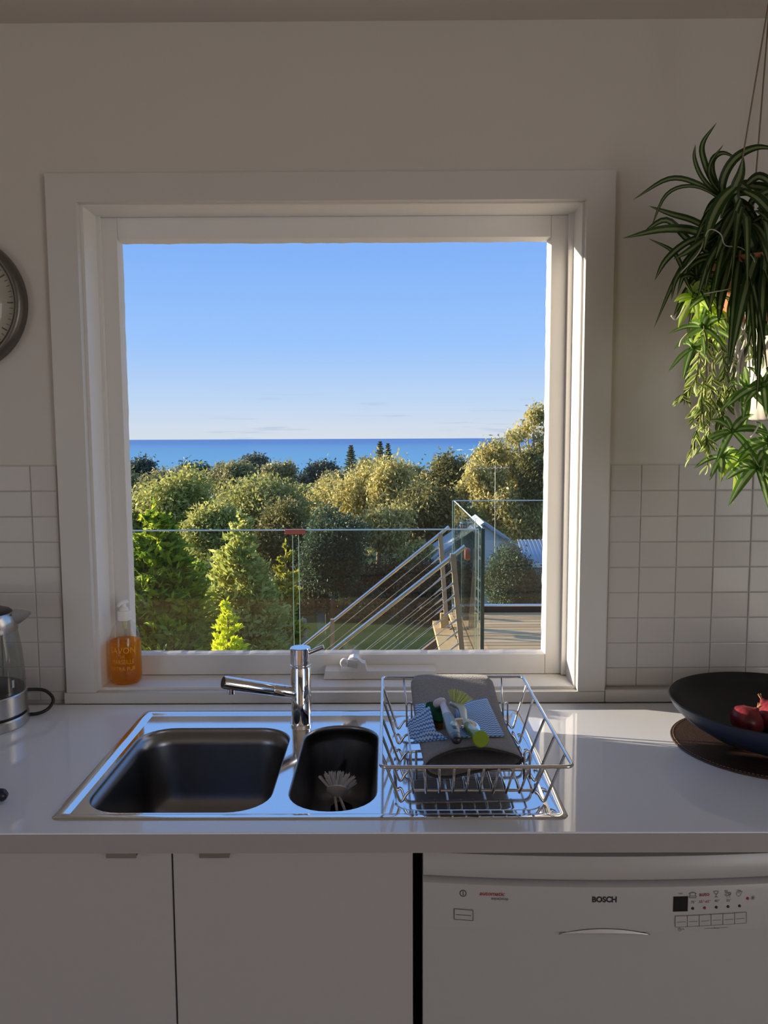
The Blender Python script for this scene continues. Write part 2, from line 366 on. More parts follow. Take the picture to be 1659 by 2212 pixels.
SX0, SX1, SZ0, SZ1 = -0.657, 0.4165, 0.9343, 2.0128
obj('stop_bead', MB().box(JX0, SX0, 0.078, 0.0895, 0.935, JZ1), 'sash', w1)
obj('stop_bead', MB().box(SX1, JX1, 0.078, 0.0895, 0.935, JZ1), 'sash', w1)
GX0, GX1, GZ0, GZ1 = -0.6215, 0.379, 0.983, 1.9635
obj('stile', MB().bbox(JX0+0.0002, GX0, 0.09, 0.125, SZ0, SZ1, 0.0012), 'sash', w1)
obj('stile', MB().bbox(GX1, JX1-0.0002, 0.09, 0.125, SZ0, SZ1, 0.0012), 'sash', w1)
obj('rail', MB().bbox(GX0+0.0003, GX1-0.0003, 0.0905, 0.1245, GZ1, SZ1, 0.0012), 'sash', w1)
obj('rail', MB().bbox(GX0+0.0003, GX1-0.0003, 0.0905, 0.1245, SZ0, GZ0, 0.0012), 'sash', w1)
# putty line round the glass: irregular, painted
def putty(p, q, inw):
    mb = MB(); n = 60; P = []
    for i in range(n+1):
        t = i/n; c = Vector(p).lerp(Vector(q), t); k = 0.0062+0.0016*noise.noise(c*60)
        P.append([c, c+Vector(inw)*k*0.45+Vector((0, 0.006, 0)), c+Vector(inw)*k+Vector((0, 0.0165, 0)), c+Vector((0, 0.0165, 0))])
    return mb.rings(P)
yy = 0.0925
for p, q, w_ in (((GX0, yy, GZ0), (GX0, yy, GZ1), (1, 0, 0)), ((GX1, yy, GZ0), (GX1, yy, GZ1), (-1, 0, 0)), ((GX0, yy, GZ1), (GX1, yy, GZ1), (0, 0, -1)), ((GX0, yy, GZ0), (GX1, yy, GZ0), (0, 0, 1))):
    obj('putty', putty(p, q, w_), 'sash', w1)
obj('pane', MB().box(GX0, GX1, 0.1095, 0.1125, GZ0, GZ1), 'pane', w1)
# chain winder at the foot of the sash
M['winder'] = mat('winder_white', (0.74, 0.73, 0.73), 0.3, noise_amt=0.02)
wd = obj('winder', MB().add([(-0.154, 0.052, 0.934), (0.116, 0.052, 0.934), (0.114, 0.056, 0.952), (-0.151, 0.056, 0.952), (-0.154, 0.0895, 0.934), (0.116, 0.0895, 0.934), (0.114, 0.0895, 0.958), (-0.151, 0.0895, 0.958)],
    [(0, 1, 2, 3), (7, 6, 5, 4), (0, 4, 5, 1), (3, 2, 6, 7), (0, 3, 7, 4), (1, 5, 6, 2)]), 'winder', w1)
hp = [(-0.116, 0.952), (-0.108, 0.970), (-0.098, 0.974), (-0.092, 0.985), (-0.083, 0.9875), (-0.074, 0.985), (-0.062, 0.973), (-0.055, 0.972), (-0.051, 0.952)]
obj('housing', MB().rings([[(x, 0.052, z) for x, z in hp], [(x, 0.080, z) for x, z in hp]]), 'winder', wd, root=w1)
M['winder2'] = mat('winder_grey', (0.50, 0.49, 0.49), 0.35, noise_amt=0.02)
obj('crank', MB().tube([(-0.074, 0.046, 0.972), (-0.102, 0.040, 0.9775)], [0.0105, 0.0075], 14), 'winder2', wd, True, root=w1, angle=40)
obj('crank_knob', MB().lathe([(0.0, 0), (0.009, 0), (0.010, 0.003), (0.010, 0.011), (0.008, 0.013), (0.0, 0.013)], (-0.104, 0.046, 0.978), 18, axis=(0, -1, 0)), 'winder', wd, True, root=w1, angle=40)

# ------------------------------------------------------------ worktop, cabinet, dishwasher
CT = 0.9; CF = -0.616
SKX0, SKX1, SKY0, SKY1 = -0.543, 0.288, -0.574, -0.072
ct = obj('worktop', plate_hole(-1.9, 2.2, CF, -0.0225, SKX0+0.012, SKX1-0.012, SKY0+0.012, SKY1-0.012, 0.868, CT, lambda a, b, w: (a, b, w)), 'counter')
bv = ct.modifiers.new('edge', 'BEVEL'); bv.width = 0.0025; bv.segments = 2; bv.limit_method = 'ANGLE'
obj('front_edge_shade', MB().box(-1.9, 2.2, CF-0.0012, CF+0.001, 0.8682, CT-0.0018), mat('shaded_worktop_edge', (0.34, 0.31, 0.30), 0.35, noise_amt=0.03), ct)  # same stone; darker strip puts the shade of the front edge into colour
tag(ct, 'white stone kitchen worktop running under the window with the sink cut into it', 'worktop')
cab = thing('sink_cabinet', 'white base cabinet with two plain doors below the sink', 'cabinet', (-0.4, -0.3, 0.0))
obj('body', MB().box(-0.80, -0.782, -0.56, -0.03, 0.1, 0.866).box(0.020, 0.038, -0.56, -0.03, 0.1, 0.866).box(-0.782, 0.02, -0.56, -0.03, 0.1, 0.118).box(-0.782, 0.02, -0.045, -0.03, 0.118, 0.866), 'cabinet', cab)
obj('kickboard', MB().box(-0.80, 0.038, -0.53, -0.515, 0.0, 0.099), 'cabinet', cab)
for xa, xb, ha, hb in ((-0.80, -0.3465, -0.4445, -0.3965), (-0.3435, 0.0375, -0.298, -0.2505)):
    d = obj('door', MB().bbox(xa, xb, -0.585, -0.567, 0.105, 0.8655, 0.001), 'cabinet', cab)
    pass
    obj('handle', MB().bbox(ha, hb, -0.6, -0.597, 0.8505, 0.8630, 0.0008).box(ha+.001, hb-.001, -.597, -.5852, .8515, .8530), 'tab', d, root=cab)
    obj('slot_shade', MB().box(ha-0.0005, hb+0.0005, -0.5862, -0.5852, 0.8535, 0.8655), 'black', d, root=cab)  # black strip standing in for the shade in the notch above the tab
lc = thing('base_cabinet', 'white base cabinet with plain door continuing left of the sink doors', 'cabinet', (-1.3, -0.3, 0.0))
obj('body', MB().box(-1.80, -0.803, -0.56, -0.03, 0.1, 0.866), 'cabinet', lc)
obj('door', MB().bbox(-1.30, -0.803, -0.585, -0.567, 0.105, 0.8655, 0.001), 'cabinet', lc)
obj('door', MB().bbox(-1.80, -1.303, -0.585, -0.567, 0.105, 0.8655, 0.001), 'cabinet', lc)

dw = thing('dishwasher', 'white built-in dishwasher with a control panel under the right of the worktop', 'dishwasher', (0.352, -0.3, 0.0))
DX0, DX1 = 0.0535, 0.652
def bow(x, d=0.0): u = (x-(DX0+DX1)/2)/((DX1-DX0)/2); return -0.594 - 0.016*(1-u*u) + d
def bowed(prof, x0=DX0, x1=DX1, n=32, back=-0.56):
    """prof: list of (offset y, z); swept along the bowed front"""
    R = []
    for i in range(n+1):
        x = x0+(x1-x0)*i/n; R.append([(x, bow(x, oy), z) for oy, z in prof] + [(x, back, prof[-1][1]), (x, back, prof[0][1])])
    return MB().rings(R)
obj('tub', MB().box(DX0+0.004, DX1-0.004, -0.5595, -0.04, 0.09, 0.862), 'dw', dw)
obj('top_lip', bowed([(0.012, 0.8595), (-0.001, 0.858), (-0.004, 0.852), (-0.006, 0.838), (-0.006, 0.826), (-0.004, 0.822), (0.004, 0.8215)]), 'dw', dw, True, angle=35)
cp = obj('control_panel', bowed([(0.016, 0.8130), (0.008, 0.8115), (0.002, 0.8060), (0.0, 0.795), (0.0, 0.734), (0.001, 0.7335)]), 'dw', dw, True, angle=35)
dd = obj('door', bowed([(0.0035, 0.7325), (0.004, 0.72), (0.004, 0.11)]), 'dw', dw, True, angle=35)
obj('kickboard', MB().box(DX0, DX1, -0.53, -0.515, 0.0, 0.088), 'dw', dw)
M['ink'] = mat('dark_ink', (0.012, 0.013, 0.022), 0.5); M['ink_red'] = mat('red_ink', (0.30, 0.02, 0.035), 0.5); M['ink_grey'] = mat('grey_ink', (0.10, 0.095, 0.095), 0.5)
M['display'] = mat('dark_display', (0.006, 0.006, 0.007), 0.1)
M['silver'] = mat('silver_handle', (0.72, 0.72, 0.76), 0.25, 0.6)
sf = lambda x: bow(x, -0.0007)
def txt(body, size, px, py, m, **kw):
    p = at(px, py, -0.606); o = obj('lettering', text_mb(body, size, p[0], p[2], sf, **kw), m, cp, root=dw); return o
def lines(strokes, w, m, name='marking', parent=None, dep=-0.0008):
    """thin flat strokes given in photo pixels, on the bowed panel"""
    mb = MB()
    for st in strokes:
        P = [at(px, py, -0.606) for px, py in st]
        for a, b in zip(P[:-1], P[1:]):
            d = np.array([b[0]-a[0], b[2]-a[2]]); L = np.hypot(*d); d = d/max(L, 1e-6); n = np.array([-d[1], d[0]])*w/2; e = d*w/2
            q = [(a[0]-e[0]+n[0], a[2]-e[1]+n[1]), (a[0]-e[0]-n[0], a[2]-e[1]-n[1]), (b[0]+e[0]-n[0], b[2]+e[1]-n[1]), (b[0]+e[0]+n[0], b[2]+e[1]+n[1])]
            mb.add([(x, bow(x, dep), z) for x, z in q], [(0, 1, 2, 3)])
    return obj(name, mb, m, parent or cp, root=dw)
def circ_px(cx, cy, r, n=20): return [(cx+r*math.cos(2*math.pi*i/n), cy+r*math.sin(2*math.pi*i/n)) for i in range(n+1)]
txt('BOSCH', 0.0128, 1304, 1940, 'ink', bold=0.00045, sx=0.93)
txt('automatic', 0.0098, 1063, 1932.5, 'ink_red', shear=0.2, bold=0.0001)
txt('aqua|stop', 0.0070, 1080, 1942, 'ink_grey')
lines([circ_px(1001, 1934, 6.6), [(1001, 1930), (1001, 1938)]], 0.0009, 'ink', 'power_symbol')
def button(px0, py0, px1, py1, m='dw', lw=0.0006):
    a = at(px0, py0, -0.606); b = at(px1, py1, -0.606); x0, x1, z0, z1 = a[0], b[0], b[2], a[2]
    R = [[(x, bow(x, -0.0012), z) for z in (z0, z1)] + [(x, bow(x, 0.001), z) for z in (z1, z0)] for x in (x0, (x0+x1)/2, x1)]
    bt = obj('button', MB().rings(R), m, cp, root=dw)
    return bt
button(982, 1968, 1022, 1991)
lines([[(982, 1968), (1022, 1969), (1022, 1991.5), (982, 1990.5), (982, 1968)], [(986, 1980), (1018, 1981)]], 0.0007, 'ink', dep=-0.0016)
for k in range(6):
    xa = 1457+26.1*k; ya = 1976-0.6*k; button(xa+0.5, ya+0.5, xa+25.6, ya+23)
    lines([[(xa, ya), (xa+26, ya-0.6), (xa+26, ya+23), (xa, ya+23.6), (xa, ya)], [(xa+4, ya+13), (xa+22, ya+12.6)]], 0.0006, 'ink_grey', dep=-0.0016)
p0 = at(1453.5, 1934.5, -0.606); p1 = at(1484, 1966.5, -0.606)
obj('display', MB().rings([[(x, bow(x, -0.0009), z) for z in (p1[2], p0[2])] + [(x, bow(x, 0.0005), z) for z in (p0[2], p1[2])] for x in (p0[0], p1[0])]), 'display', cp, root=dw)
txt('min', 0.0042, 1469, 1928, 'ink_grey')
for px, t in ((1497, "75°"), (1522, "55°-65°"), (1549, "40°"), (1575, "35°")): txt(t, 0.0060, px, 1947.5-(px-1497)*0.02, 'ink_red' if px == 1522 else 'ink_grey')
txt('auto', 0.0092, 1521, 1931, 'ink_red', bold=0.0001)
txt('Reset', 0.0042, 1548, 2004.5, 'ink_grey')
lines([[(1522, 2005), (1540, 2004.7)], [(1556, 2004.5), (1573, 2004)]], 0.0005, 'ink_grey'); lines([circ_px(1467, 2005.5, 3.4, 12), [(1467, 2003.5), (1467, 2005.5), (1469, 2006)]], 0.0005, 'ink_grey'); txt('h', 0.0045, 1475, 2005, 'ink_grey')
for px, py, m in ((1495.5, 1961, 'ink'), (1521.5, 1960.7, 'ink_red'), (1547.5, 1960, 'ink'), (1573.5, 1959.5, 'ink'), (1599, 1959, 'ink'), (1617, 1943.5, 'ink_red')):
    c = at(px, py, -0.606); obj('indicator', MB().lathe([(0.0, 0.0016), (0.0018, 0.0014), (0.0024, 0.0), (0.0024, -0.001)][::-1], (c[0], bow(c[0]), c[2]), 12, axis=(0, -1, 0)), m, cp, root=dw)
# programme pictograms: pot, glass, mixed load, hand, sun
lines([[(1490, 1927), (1501, 1927), (1501.5, 1934), (1489.5, 1934), (1490, 1927)], [(1487, 1929), (1490, 1929)], [(1501, 1929), (1504, 1929)], [(1487, 1934), (1489, 1938), (1502, 1938), (1504, 1934)], [(1494, 1925.5), (1497, 1925.5)]], 0.0007, 'ink_grey', 'pictogram')
lines([[(1542.5, 1925), (1551.5, 1925), (1551, 1929), (1547, 1932), (1543, 1929), (1542.5, 1925)], [(1547, 1932), (1547, 1937)], [(1544, 1937.4), (1550, 1937.2)]], 0.0007, 'ink_grey', 'pictogram')
lines([[(1567, 1925), (1572, 1925), (1571.5, 1928), (1569.5, 1929.5), (1567.5, 1928), (1567, 1925)], [(1569.5, 1929.5), (1569.5, 1933)], [(1573, 1929), (1579, 1928.5), (1578, 1933), (1574, 1933), (1573, 1929)], [(1566, 1932), (1568, 1935.5), (1577, 1935.2), (1580, 1931)], [(1570, 1938.5), (1572, 1938.5)], [(1576, 1938.3), (1578, 1938.3)]], 0.0007, 'ink_grey', 'pictogram')
lines([[(1593, 1936), (1592.5, 1930), (1595, 1925), (1600, 1924.5), (1602, 1928), (1605, 1927), (1601, 1935), (1597, 1938.5), (1593, 1936)], [(1596, 1931), (1597, 1926)], [(1599, 1931), (1600, 1926)]], 0.0006, 'ink_grey', 'pictogram')
lines([[(1629+4.5*math.cos(a), 1942.5+4.5*math.sin(a)), (1629-4.5*math.cos(a), 1942.5-4.5*math.sin(a))] for a in (0, .785, 1.571, 2.356)], 0.0006, 'ink_grey', 'pictogram')
# crescent grip
n = 24; mb = MB(); A = []; 
for i in range(n+1):
    t = -1+2*i/n; pb = at(1304+97*t, 2014.5+0.5*t, -0.606); hgt = 0.0088*(1-t*t)+0.0003
    A.append([(pb[0], bow(pb[0], -0.0012), pb[2]), (pb[0], bow(pb[0], -0.0032*(1-t*t)-0.0012), pb[2]+hgt*0.5), (pb[0], bow(pb[0], -0.0012), pb[2]+hgt), (pb[0], bow(pb[0], 0.001), pb[2]+hgt), (pb[0], bow(pb[0], 0.001), pb[2])])
obj('grip', mb.rings(A), 'silver', cp, True, root=dw, angle=50)
lines([[(1304+98*t/12, 2014.5-12.6*(1-(t/12)**2)) for t in range(-12, 13)]], 0.0008, 'ink', 'grip_outline', dep=-0.0014)
rc = thing('base_cabinet', 'white base cabinet right of the dishwasher, mostly out of view', 'cabinet', (1.4, -0.3, 0.0))
obj('body', MB().box(0.665, 2.1, -0.56, -0.03, 0.1, 0.866), 'cabinet', rc)
obj('door', MB().bbox(0.665, 1.38, -0.585, -0.567, 0.105, 0.8655, 0.001), 'cabinet', rc)
obj('door', MB().bbox(1.383, 2.1, -0.585, -0.567, 0.105, 0.8655, 0.001), 'cabinet', rc)

# ------------------------------------------------------------ sink
def rrect(x0, x1, y0, y1, r, n=8):
    out = []
    for cx, cy, a0 in ((x1-r, y1-r, 0), (x0+r, y1-r, 90), (x0+r, y0+r, 180), (x1-r, y0+r, 270)):
        for k in range(n+1):
            a = math.radians(a0+90*k/n); out.append((cx+r*math.cos(a), cy+r*math.sin(a)))
    return out
sink = thing('kitchen_sink', 'stainless steel inset sink with two bowls and a flat drainer', 'sink', (-0.13, -0.32, 0.9))
def ring_at(i, r, z): return [(x, y, z) for x, y in rrect(SKX0+i, SKX1-i, SKY0+i, SKY1-i, max(r-i, 0.004))]
B1 = (-0.512, -0.199, -0.546, -0.168, 0.070); B2 = (-0.173, -0.0195, -0.543, -0.155, 0.0725)
DK = 0.8985
rim = MB(); rim.rings([ring_at(0, 0.016, 0.9003), ring_at(0.0015, 0.016, 0.9022), ring_at(0.004, 0.016, 0.9030), ring_at(0.013, 0.018, 0.9030), ring_at(0.0175, 0.02, 0.9015), ring_at(0.0215, 0.02, DK+0.0006), ring_at(0.024, 0.02, DK)], (False, False))
def loop_edges(bm, pts):
    vs = [bm.verts.new(p) for p in pts]; return [bm.edges.new((vs[i], vs[(i+1) % len(vs)])) for i in range(len(vs))]
bm = bmesh.new(); E = loop_edges(bm, ring_at(0.024, 0.02, DK))
DR = (0.008, 0.258, -0.540, -0.104, 0.03)
for b in (B1, B2, DR): E += loop_edges(bm, [(x, y, DK) for x, y in rrect(*b)])
bmesh.ops.triangle_fill(bm, use_beauty=True, use_dissolve=False, edges=E)
bm.verts.index_update(); plate = MB().add([v.co for v in bm.verts], [[v.index for v in f.verts] for f in bm.faces]); bm.free()
# triangle_fill may also close the holes: keep only faces lying on the deck
def inside(b, x, y):
    x0, x1, y0, y1, r = b; px = min(max(x, x0+r), x1-r); py = min(max(y, y0+r), y1-r); return math.hypot(x-px, y-py) < r-1e-5
keep = []
for f in plate.f:
    c = np.mean([plate.v[i] for i in f], 0)
    if not any(inside(b, c[0], c[1]) for b in (B1, B2, DR)): keep.append(f)
plate.f = keep
rim_n = len(rim.f); rim.add(plate.v, plate.f)
dk = obj('rim_plate', rim, 'steel', sink)
bm = bmesh.new(); bm.from_mesh(dk.data); bmesh.ops.recalc_face_normals(bm, faces=bm.faces[:])
for f in bm.faces:
    if f.normal.z < 0: f.normal_flip()
    f.smooth = f.index < rim_n
bm.to_mesh(dk.data); bm.free()
def bowl(b, depth, name, slope=0.012, rb=0.045):
    x0, x1, y0, y1, r = b; R = []
    def rg(i, z, rr): R.append([(x, y, z) for x, y in rrect(x0+i, x1-i, y0+i, y1-i, max(rr, 0.01))])
    rg(0, DK, r); rg(0.0015, DK-0.0006, r-.0015); rg(0.0032, DK-0.004, r-0.003); rg(0.004, DK-0.012, r-.004)
    zb = DK-depth
    for k in range(6):
        t = k/5; rg(0.004+slope*t, DK-0.012-(depth-0.012-rb)*t, r-0.004-slope*t*0.3)
    for k in range(1, 9):
        a = math.pi/2*k/8; rg(0.004+slope+rb*(1-math.cos(a)), zb+rb-rb*math.sin(a), max(r-0.004-rb*(1-math.cos(a))*0.6, 0.02))
    mb = MB().rings(R, (False, True))
    o = obj(name, mb, 'bowl_steel', sink, True)
    bm = bmesh.new(); bm.from_mesh(o.data); bmesh.ops.recalc_face_normals(bm, faces=bm.faces[:]); 
    bmesh.ops.reverse_faces(bm, faces=bm.faces[:]); bm.to_mesh(o.data); bm.free(); return o
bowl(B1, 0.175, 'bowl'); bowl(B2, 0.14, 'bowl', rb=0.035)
R = [[(x, y, z) for x, y in rrect(DR[0]+i, DR[1]-i, DR[2]+i, DR[3]-i, DR[4]-i)] for i, z in ((0, DK), (0.002, DK-0.0004), (0.006, DK-0.0022), (0.009, DK-0.0026))]
o = obj('drainer', MB().rings(R, (False, True)), 'steel', sink, True, angle=20)
for cx, cy, zb in ((-0.355, -0.36, DK-0.175), (-0.096, -0.36, DK-0.14)):
    obj('waste', MB().lathe([(0.0, 0.0012), (0.022, 0.0012), (0.036, 0.0008), (0.040, 0.002), (0.044, 0.0006), (0.044, 0.0)], (cx, cy, zb), 28), 'chrome', sink, True, angle=30)

# ------------------------------------------------------------ mixer tap
tp = (-0.1855, -0.150, DK)
tap = thing('mixer_tap', 'chrome single-lever kitchen mixer tap standing behind the sink bowls', 'tap', tp)
obj('body', MB().lathe([(0.0235, 0.0), (0.0235, 0.004), (0.0218, 0.0055), (0.0213, 0.012), (0.0213, 0.1245), (0.0205, 0.1258), (0.0205, 0.1275), (0.0218, 0.1285), (0.0218, 0.131), (0.0205, 0.1322), (0.0205, 0.133)], tp, 40), 'chrome', tap, True, angle=35)
cap = obj('cap', MB().lathe([(0.0205, 0.133), (0.0217, 0.134), (0.0217, 0.1665), (0.0205, 0.168), (0.0, 0.1682)], tp, 40), 'chrome', tap, True, angle=35)
lv0 = Vector(tp)+Vector((0.014, -0.006, 0.156)); lv1 = Vector(tp)+Vector((0.050, -0.010, 0.172))
obj('lever', MB().tube([lv0, lv0.lerp(lv1, 0.9), lv1], [0.0042, 0.0050, 0.0046], 16), 'chrome', cap, True, root=tap, angle=40)
s0 = Vector(tp)+Vector((-0.006, -0.004, 0.0700)); s1 = Vector(at(482, 1474, -0.232)); 
dsp = (s1-s0).normalized()
sp = obj('spout', MB().tube([s0, s0.lerp(s1, 0.34), s0.lerp(s1, 0.345), s0.lerp(s1, 0.355), s0.lerp(s1, 0.36), s1-dsp*0.002, s1], [0.0128, 0.0128, 0.0122, 0.0122, 0.0130, 0.0134, 0.0126], 32), 'chrome', tap, True, angle=40)
obj('spout_end', MB().lathe([(0.0, 0.0008), (0.0105, 0.0008), (0.0112, 0.0)], s1, 24, axis=dsp), 'black', sp, root=tap)
obj('aerator', MB().tube([s1-dsp*0.016+Vector((0, 0, -0.004)), s1-dsp*0.016+Vector((0, 0, -0.021))], 0.0085, 24), 'chrome', sp, True, root=tap, angle=40)

# ------------------------------------------------------------ dish rack
RZ = 0.992; DZ = DK-0.0026
rack = thing('dish_rack', 'chrome wire dish rack standing on the sink drainer', 'dish rack', (0.138, -0.345, DZ))
TX0, TX1, TY0, TY1 = -0.0125, 0.289, -0.586, -0.120
rw, rw2 = 0.0030, 0.0021
top = rpath([(TX0, TY0, RZ), (TX1, TY0, RZ), (TX1, TY1, RZ), (TX0, TY1, RZ)], 0.012, 5, closed=True)
obj('top_frame', MB().tube(top, rw, 10, closed=True), 'wire', rack, True)
bx0, bx1 = 0.020, 0.258; zb = DZ+0.0022; zf = 0.921
for y in (-0.515, -0.435, -0.350, -0.265, -0.185):
    P = [(TX0+0.001, y-0.02 if y < -0.3 else y+0.01, RZ), (TX0+0.003, y-0.018 if y < -0.3 else y+.009, RZ-0.006), (bx0, y, zb), (bx0+0.013, y, zf), (bx1-0.013, y, zf), (bx1, y, zb), (TX1-0.003, y-0.018 if y < -0.3 else y+.009, RZ-0.006), (TX1-0.001, y-0.02 if y < -0.3 else y+0.01, RZ)]
    obj('cross_wire', MB().tube(rpath(P, 0.009, 4), rw2*1.15, 8), 'wire', rack, True)
nx = 10
for j in range(nx):
    t = j/(nx-1); xt = TX0+0.045+(TX1-TX0-0.09)*t; xb = 0.040+(0.238-0.040)*t
    P = [(xt, TY0, RZ), (xb, -0.521, zf-0.004), (xb, -0.505, zf+0.0042), (xb, -0.190, zf+0.0042), (xb, -0.172, zf), (xt, TY1, RZ)] if j in (0, 3, 6, 9) else [(xt, TY0, RZ), (xb, -0.521, zf-0.004), (xb, -0.505, zf+0.0042), (xb, -0.420, zf+0.0042)]
    obj('length_wire', MB().tube(rpath(P, 0.012, 4), rw2, 8), 'wire', rack, True)
for x in (0.041, 0.236):
    for y in (-0.475, -0.225):
        obj('divider', MB().tube(rpath([(x-0.004, y, zf), (x-0.004, y, zf+0.050), (x+0.006, y+0.003, zf+0.050), (x+0.006, y+0.003, zf)], 0.0049, 5), rw2, 8), 'wire', rack, True)

# ------------------------------------------------------------ grey drying mat folded in the rack
M['mat_cloth'] = mat('grey_microfibre', (0.23, 0.22, 0.22), 0.95, noise_amt=0.55, noise_scale=420, bump=0.9, bump_scale=380, sheen=0.3, spec=0.1)
def mat_section(t):
    """t 0 front mouth .. 1 top end; returns centre line y, z, half width, opening, skew"""
    y = -0.500+0.372*t
    z = 0.950+0.012*math.cos(t*math.pi*0.9)+max(0, t-0.35)**1.7*0.118 + 0.004*(1-t)
    x0 = 0.060*(1-t)+0.046*t; x1 = 0.226*(1-t)+0.222*t
    if t < 0.25: x0 += 0.0*(0.25-t)
    return y, z, x0, x1
NS = 22; NC = 40; outer = []; inner = []
for i in range(NS+1):
    t = i/NS; y, z, x0, x1 = mat_section(t); cx, hw = (x0+x1)/2, (x1-x0)/2
    if t > 0.93: hw -= 0.010*((t-0.93)/0.07)**2
    op = 0.0185*(1-t)**1.6+0.0052
    ro, ri = [], []
    for k in range(NC):
        a = 2*math.pi*k/NC; c, s = math.cos(a), math.sin(a)
        xx = (abs(c)**0.55)*math.copysign(1, c); u = xx
        wave = (0.0085*math.sin(u*2.6+2.5)-0.004)*(1-t)**1.3 if s > 0 else -0.002*(1-t)
        thick = op*(abs(s)**0.75)*math.copysign(1, s)
        tilt = 0.007*u*(1-t)
        yw = y + (0.010*math.sin(u*3+0.4))*(1-t)**3 + (0.008 if s < 0 else 0)*(1-t)**4
        ro.append((cx+hw*xx, yw, z+thick+wave+tilt))
        th = 0.0044
        ri.append((cx+(hw-th)*xx, yw, z+(max(op-th, 0.0004))*(abs(s)**0.75)*math.copysign(1, s)+wave+tilt))
    outer.append(ro); inner.append(ri)
lip = [[tuple((np.array(a)+np.array(b))/2+np.array((0, -0.003, 0))) for a, b in zip(outer[0], inner[0])]]
mt = thing('drying_mat', 'folded grey microfibre drying mat lying in the dish rack', 'mat', (0.135, -0.31, 0.93))
obj('cloth', MB().rings(inner[::-1][:]+lip+outer, (True, True)), 'mat_cloth', mt, True)
M['mat_edge'] = mat('mat_binding', (0.030, 0.029, 0.032), 0.9, noise_amt=0.3, noise_scale=300, bump=0.6, bump_scale=500)
obj('binding', MB().tube([Vector(p)+Vector((0, -0.0015, 0.0)) for p in lip[0]], 0.0024, 6, closed=True), 'mat_edge', mt, True)
def mat_top(x, y):
    t = (y+0.500)/0.372; yy, z, x0, x1 = mat_section(t); u = max(-1, min(1, (x-(x0+x1)/2)/((x1-x0)/2)))
    op = 0.0185*max(0, 1-t)**1.6+0.0052
    return z + op*max(0.0, 1-abs(u)**3.6)**0.4 + (0.0085*math.sin(u*2.6+2.5)-0.004)*max(0, 1-t)**1.3 + 0.007*u*(1-t)

# blue and white wave-printed dishcloths
def wavecloth(name, light, dark):
    m = bpy.data.materials.new(name); m.use_nodes = True; nt = m.node_tree; b = nt.nodes['Principled BSDF']; b.inputs['Roughness'].default_value = 0.9
    uv = nd(nt, 'ShaderNodeUVMap'); w = nd(nt, 'ShaderNodeTexWave'); w.wave_type = 'BANDS'; w.bands_direction = 'Y'; w.inputs['Scale'].default_value = 1.0
    sx = nd(nt, 'ShaderNodeSeparateXYZ'); nt.links.new(uv.outputs[0], sx.inputs[0])
    a = nd(nt, 'ShaderNodeMath', operation='MULTIPLY'); a.inputs[1].default_value = 620; nt.links.new(sx.outputs[0], a.inputs[0])
    s = nd(nt, 'ShaderNodeMath', operation='SINE'); nt.links.new(a.outputs[0], s.inputs[0])
    s2 = nd(nt, 'ShaderNodeMath', operation='MULTIPLY'); s2.inputs[1].default_value = 1.1; nt.links.new(s.outputs[0], s2.inputs[0])
    c = nd(nt, 'ShaderNodeMath', operation='MULTIPLY'); c.inputs[1].default_value = 760; nt.links.new(sx.outputs[1], c.inputs[0])
    ad = nd(nt, 'ShaderNodeMath', operation='ADD'); nt.links.new(c.outputs[0], ad.inputs[0]); nt.links.new(s2.outputs[0], ad.inputs[1])
    s3 = nd(nt, 'ShaderNodeMath', operation='SINE'); nt.links.new(ad.outputs[0], s3.inputs[0])
    n = nd(nt, 'ShaderNodeTexNoise'); n.inputs['Scale'].default_value = 250; nt.links.new(uv.outputs[0], n.inputs['Vector'])
    n2 = nd(nt, 'ShaderNodeMath', operation='ADD'); nt.links.new(s3.outputs[0], n2.inputs[0]); nt.links.new(n.outputs[0], n2.inputs[1])
    r = nd(nt, 'ShaderNodeMapRange'); r.inputs[1].default_value = 0.45; r.inputs[2].default_value = 0.9; nt.links.new(n2.outputs[0], r.inputs[0])
    mx = nd(nt, 'ShaderNodeMix', data_type='RGBA'); mx.inputs[6].default_value = (*light, 1); mx.inputs[7].default_value = (*dark, 1)
    nt.links.new(r.outputs[0], mx.inputs['Factor']); nt.links.new(mx.outputs[2], b.inputs['Base Color']); del w
    return m
M['cloth_blue'] = wavecloth('blue_wave_cloth', (0.50, 0.69, 0.95), (0.05, 0.20, 0.58))
def sheet(fn, nu, nv, su, sv):
    """fn(u, v) -> point; returns mesh builder with uv in metres"""
    mb = MB(); mb.grid([[fn(i/nu, j/nv) for j in range(nv+1)] for i in range(nu+1)])
    mb.uv = [(i/nu*su, j/nv*sv) for i in range(nu+1) for j in range(nv+1)]; return mb
def obj_uv(name, mb, m, parent=None, root=None, smooth=True):
    o = obj(name, mb, m, parent, smooth, root=root); me = o.data; l = me.uv_layers.new(name='UVMap')
    idx = np.empty(len(me.loops), dtype=np.int32); me.loops.foreach_get('vertex_index', idx)
    l.data.foreach_set('uv', np.array(mb.uv, dtype=np.float32)[idx].ravel()); return o
def quadsheet(P00, P10, P01, P11, wob, bulge, nu=14, nv=14, lift=0.0, seed=0):
    A, B, C, D = map(Vector, (P00, P10, P01, P11))
    def fn(u, v):
        p = A*(1-u)*(1-v)+B*u*(1-v)+C*(1-u)*v+D*u*v
        p = p + Vector(bulge)*(4*u*(1-u))*(v)
        p.z += wob*noise.noise(Vector((u*3+seed, v*3, seed)))
        return p
    su = (B-A).length; sv = (C-A).length
    return sheet(fn, nu, nv, su, sv)
def on_mat(px, py, z0=0.97, lift=0.003):
    p = Vector(atz(px, py, z0))
    for _ in range(6): p = Vector(atz(px, py, mat_top(p.x, p.y)+lift))
    return p
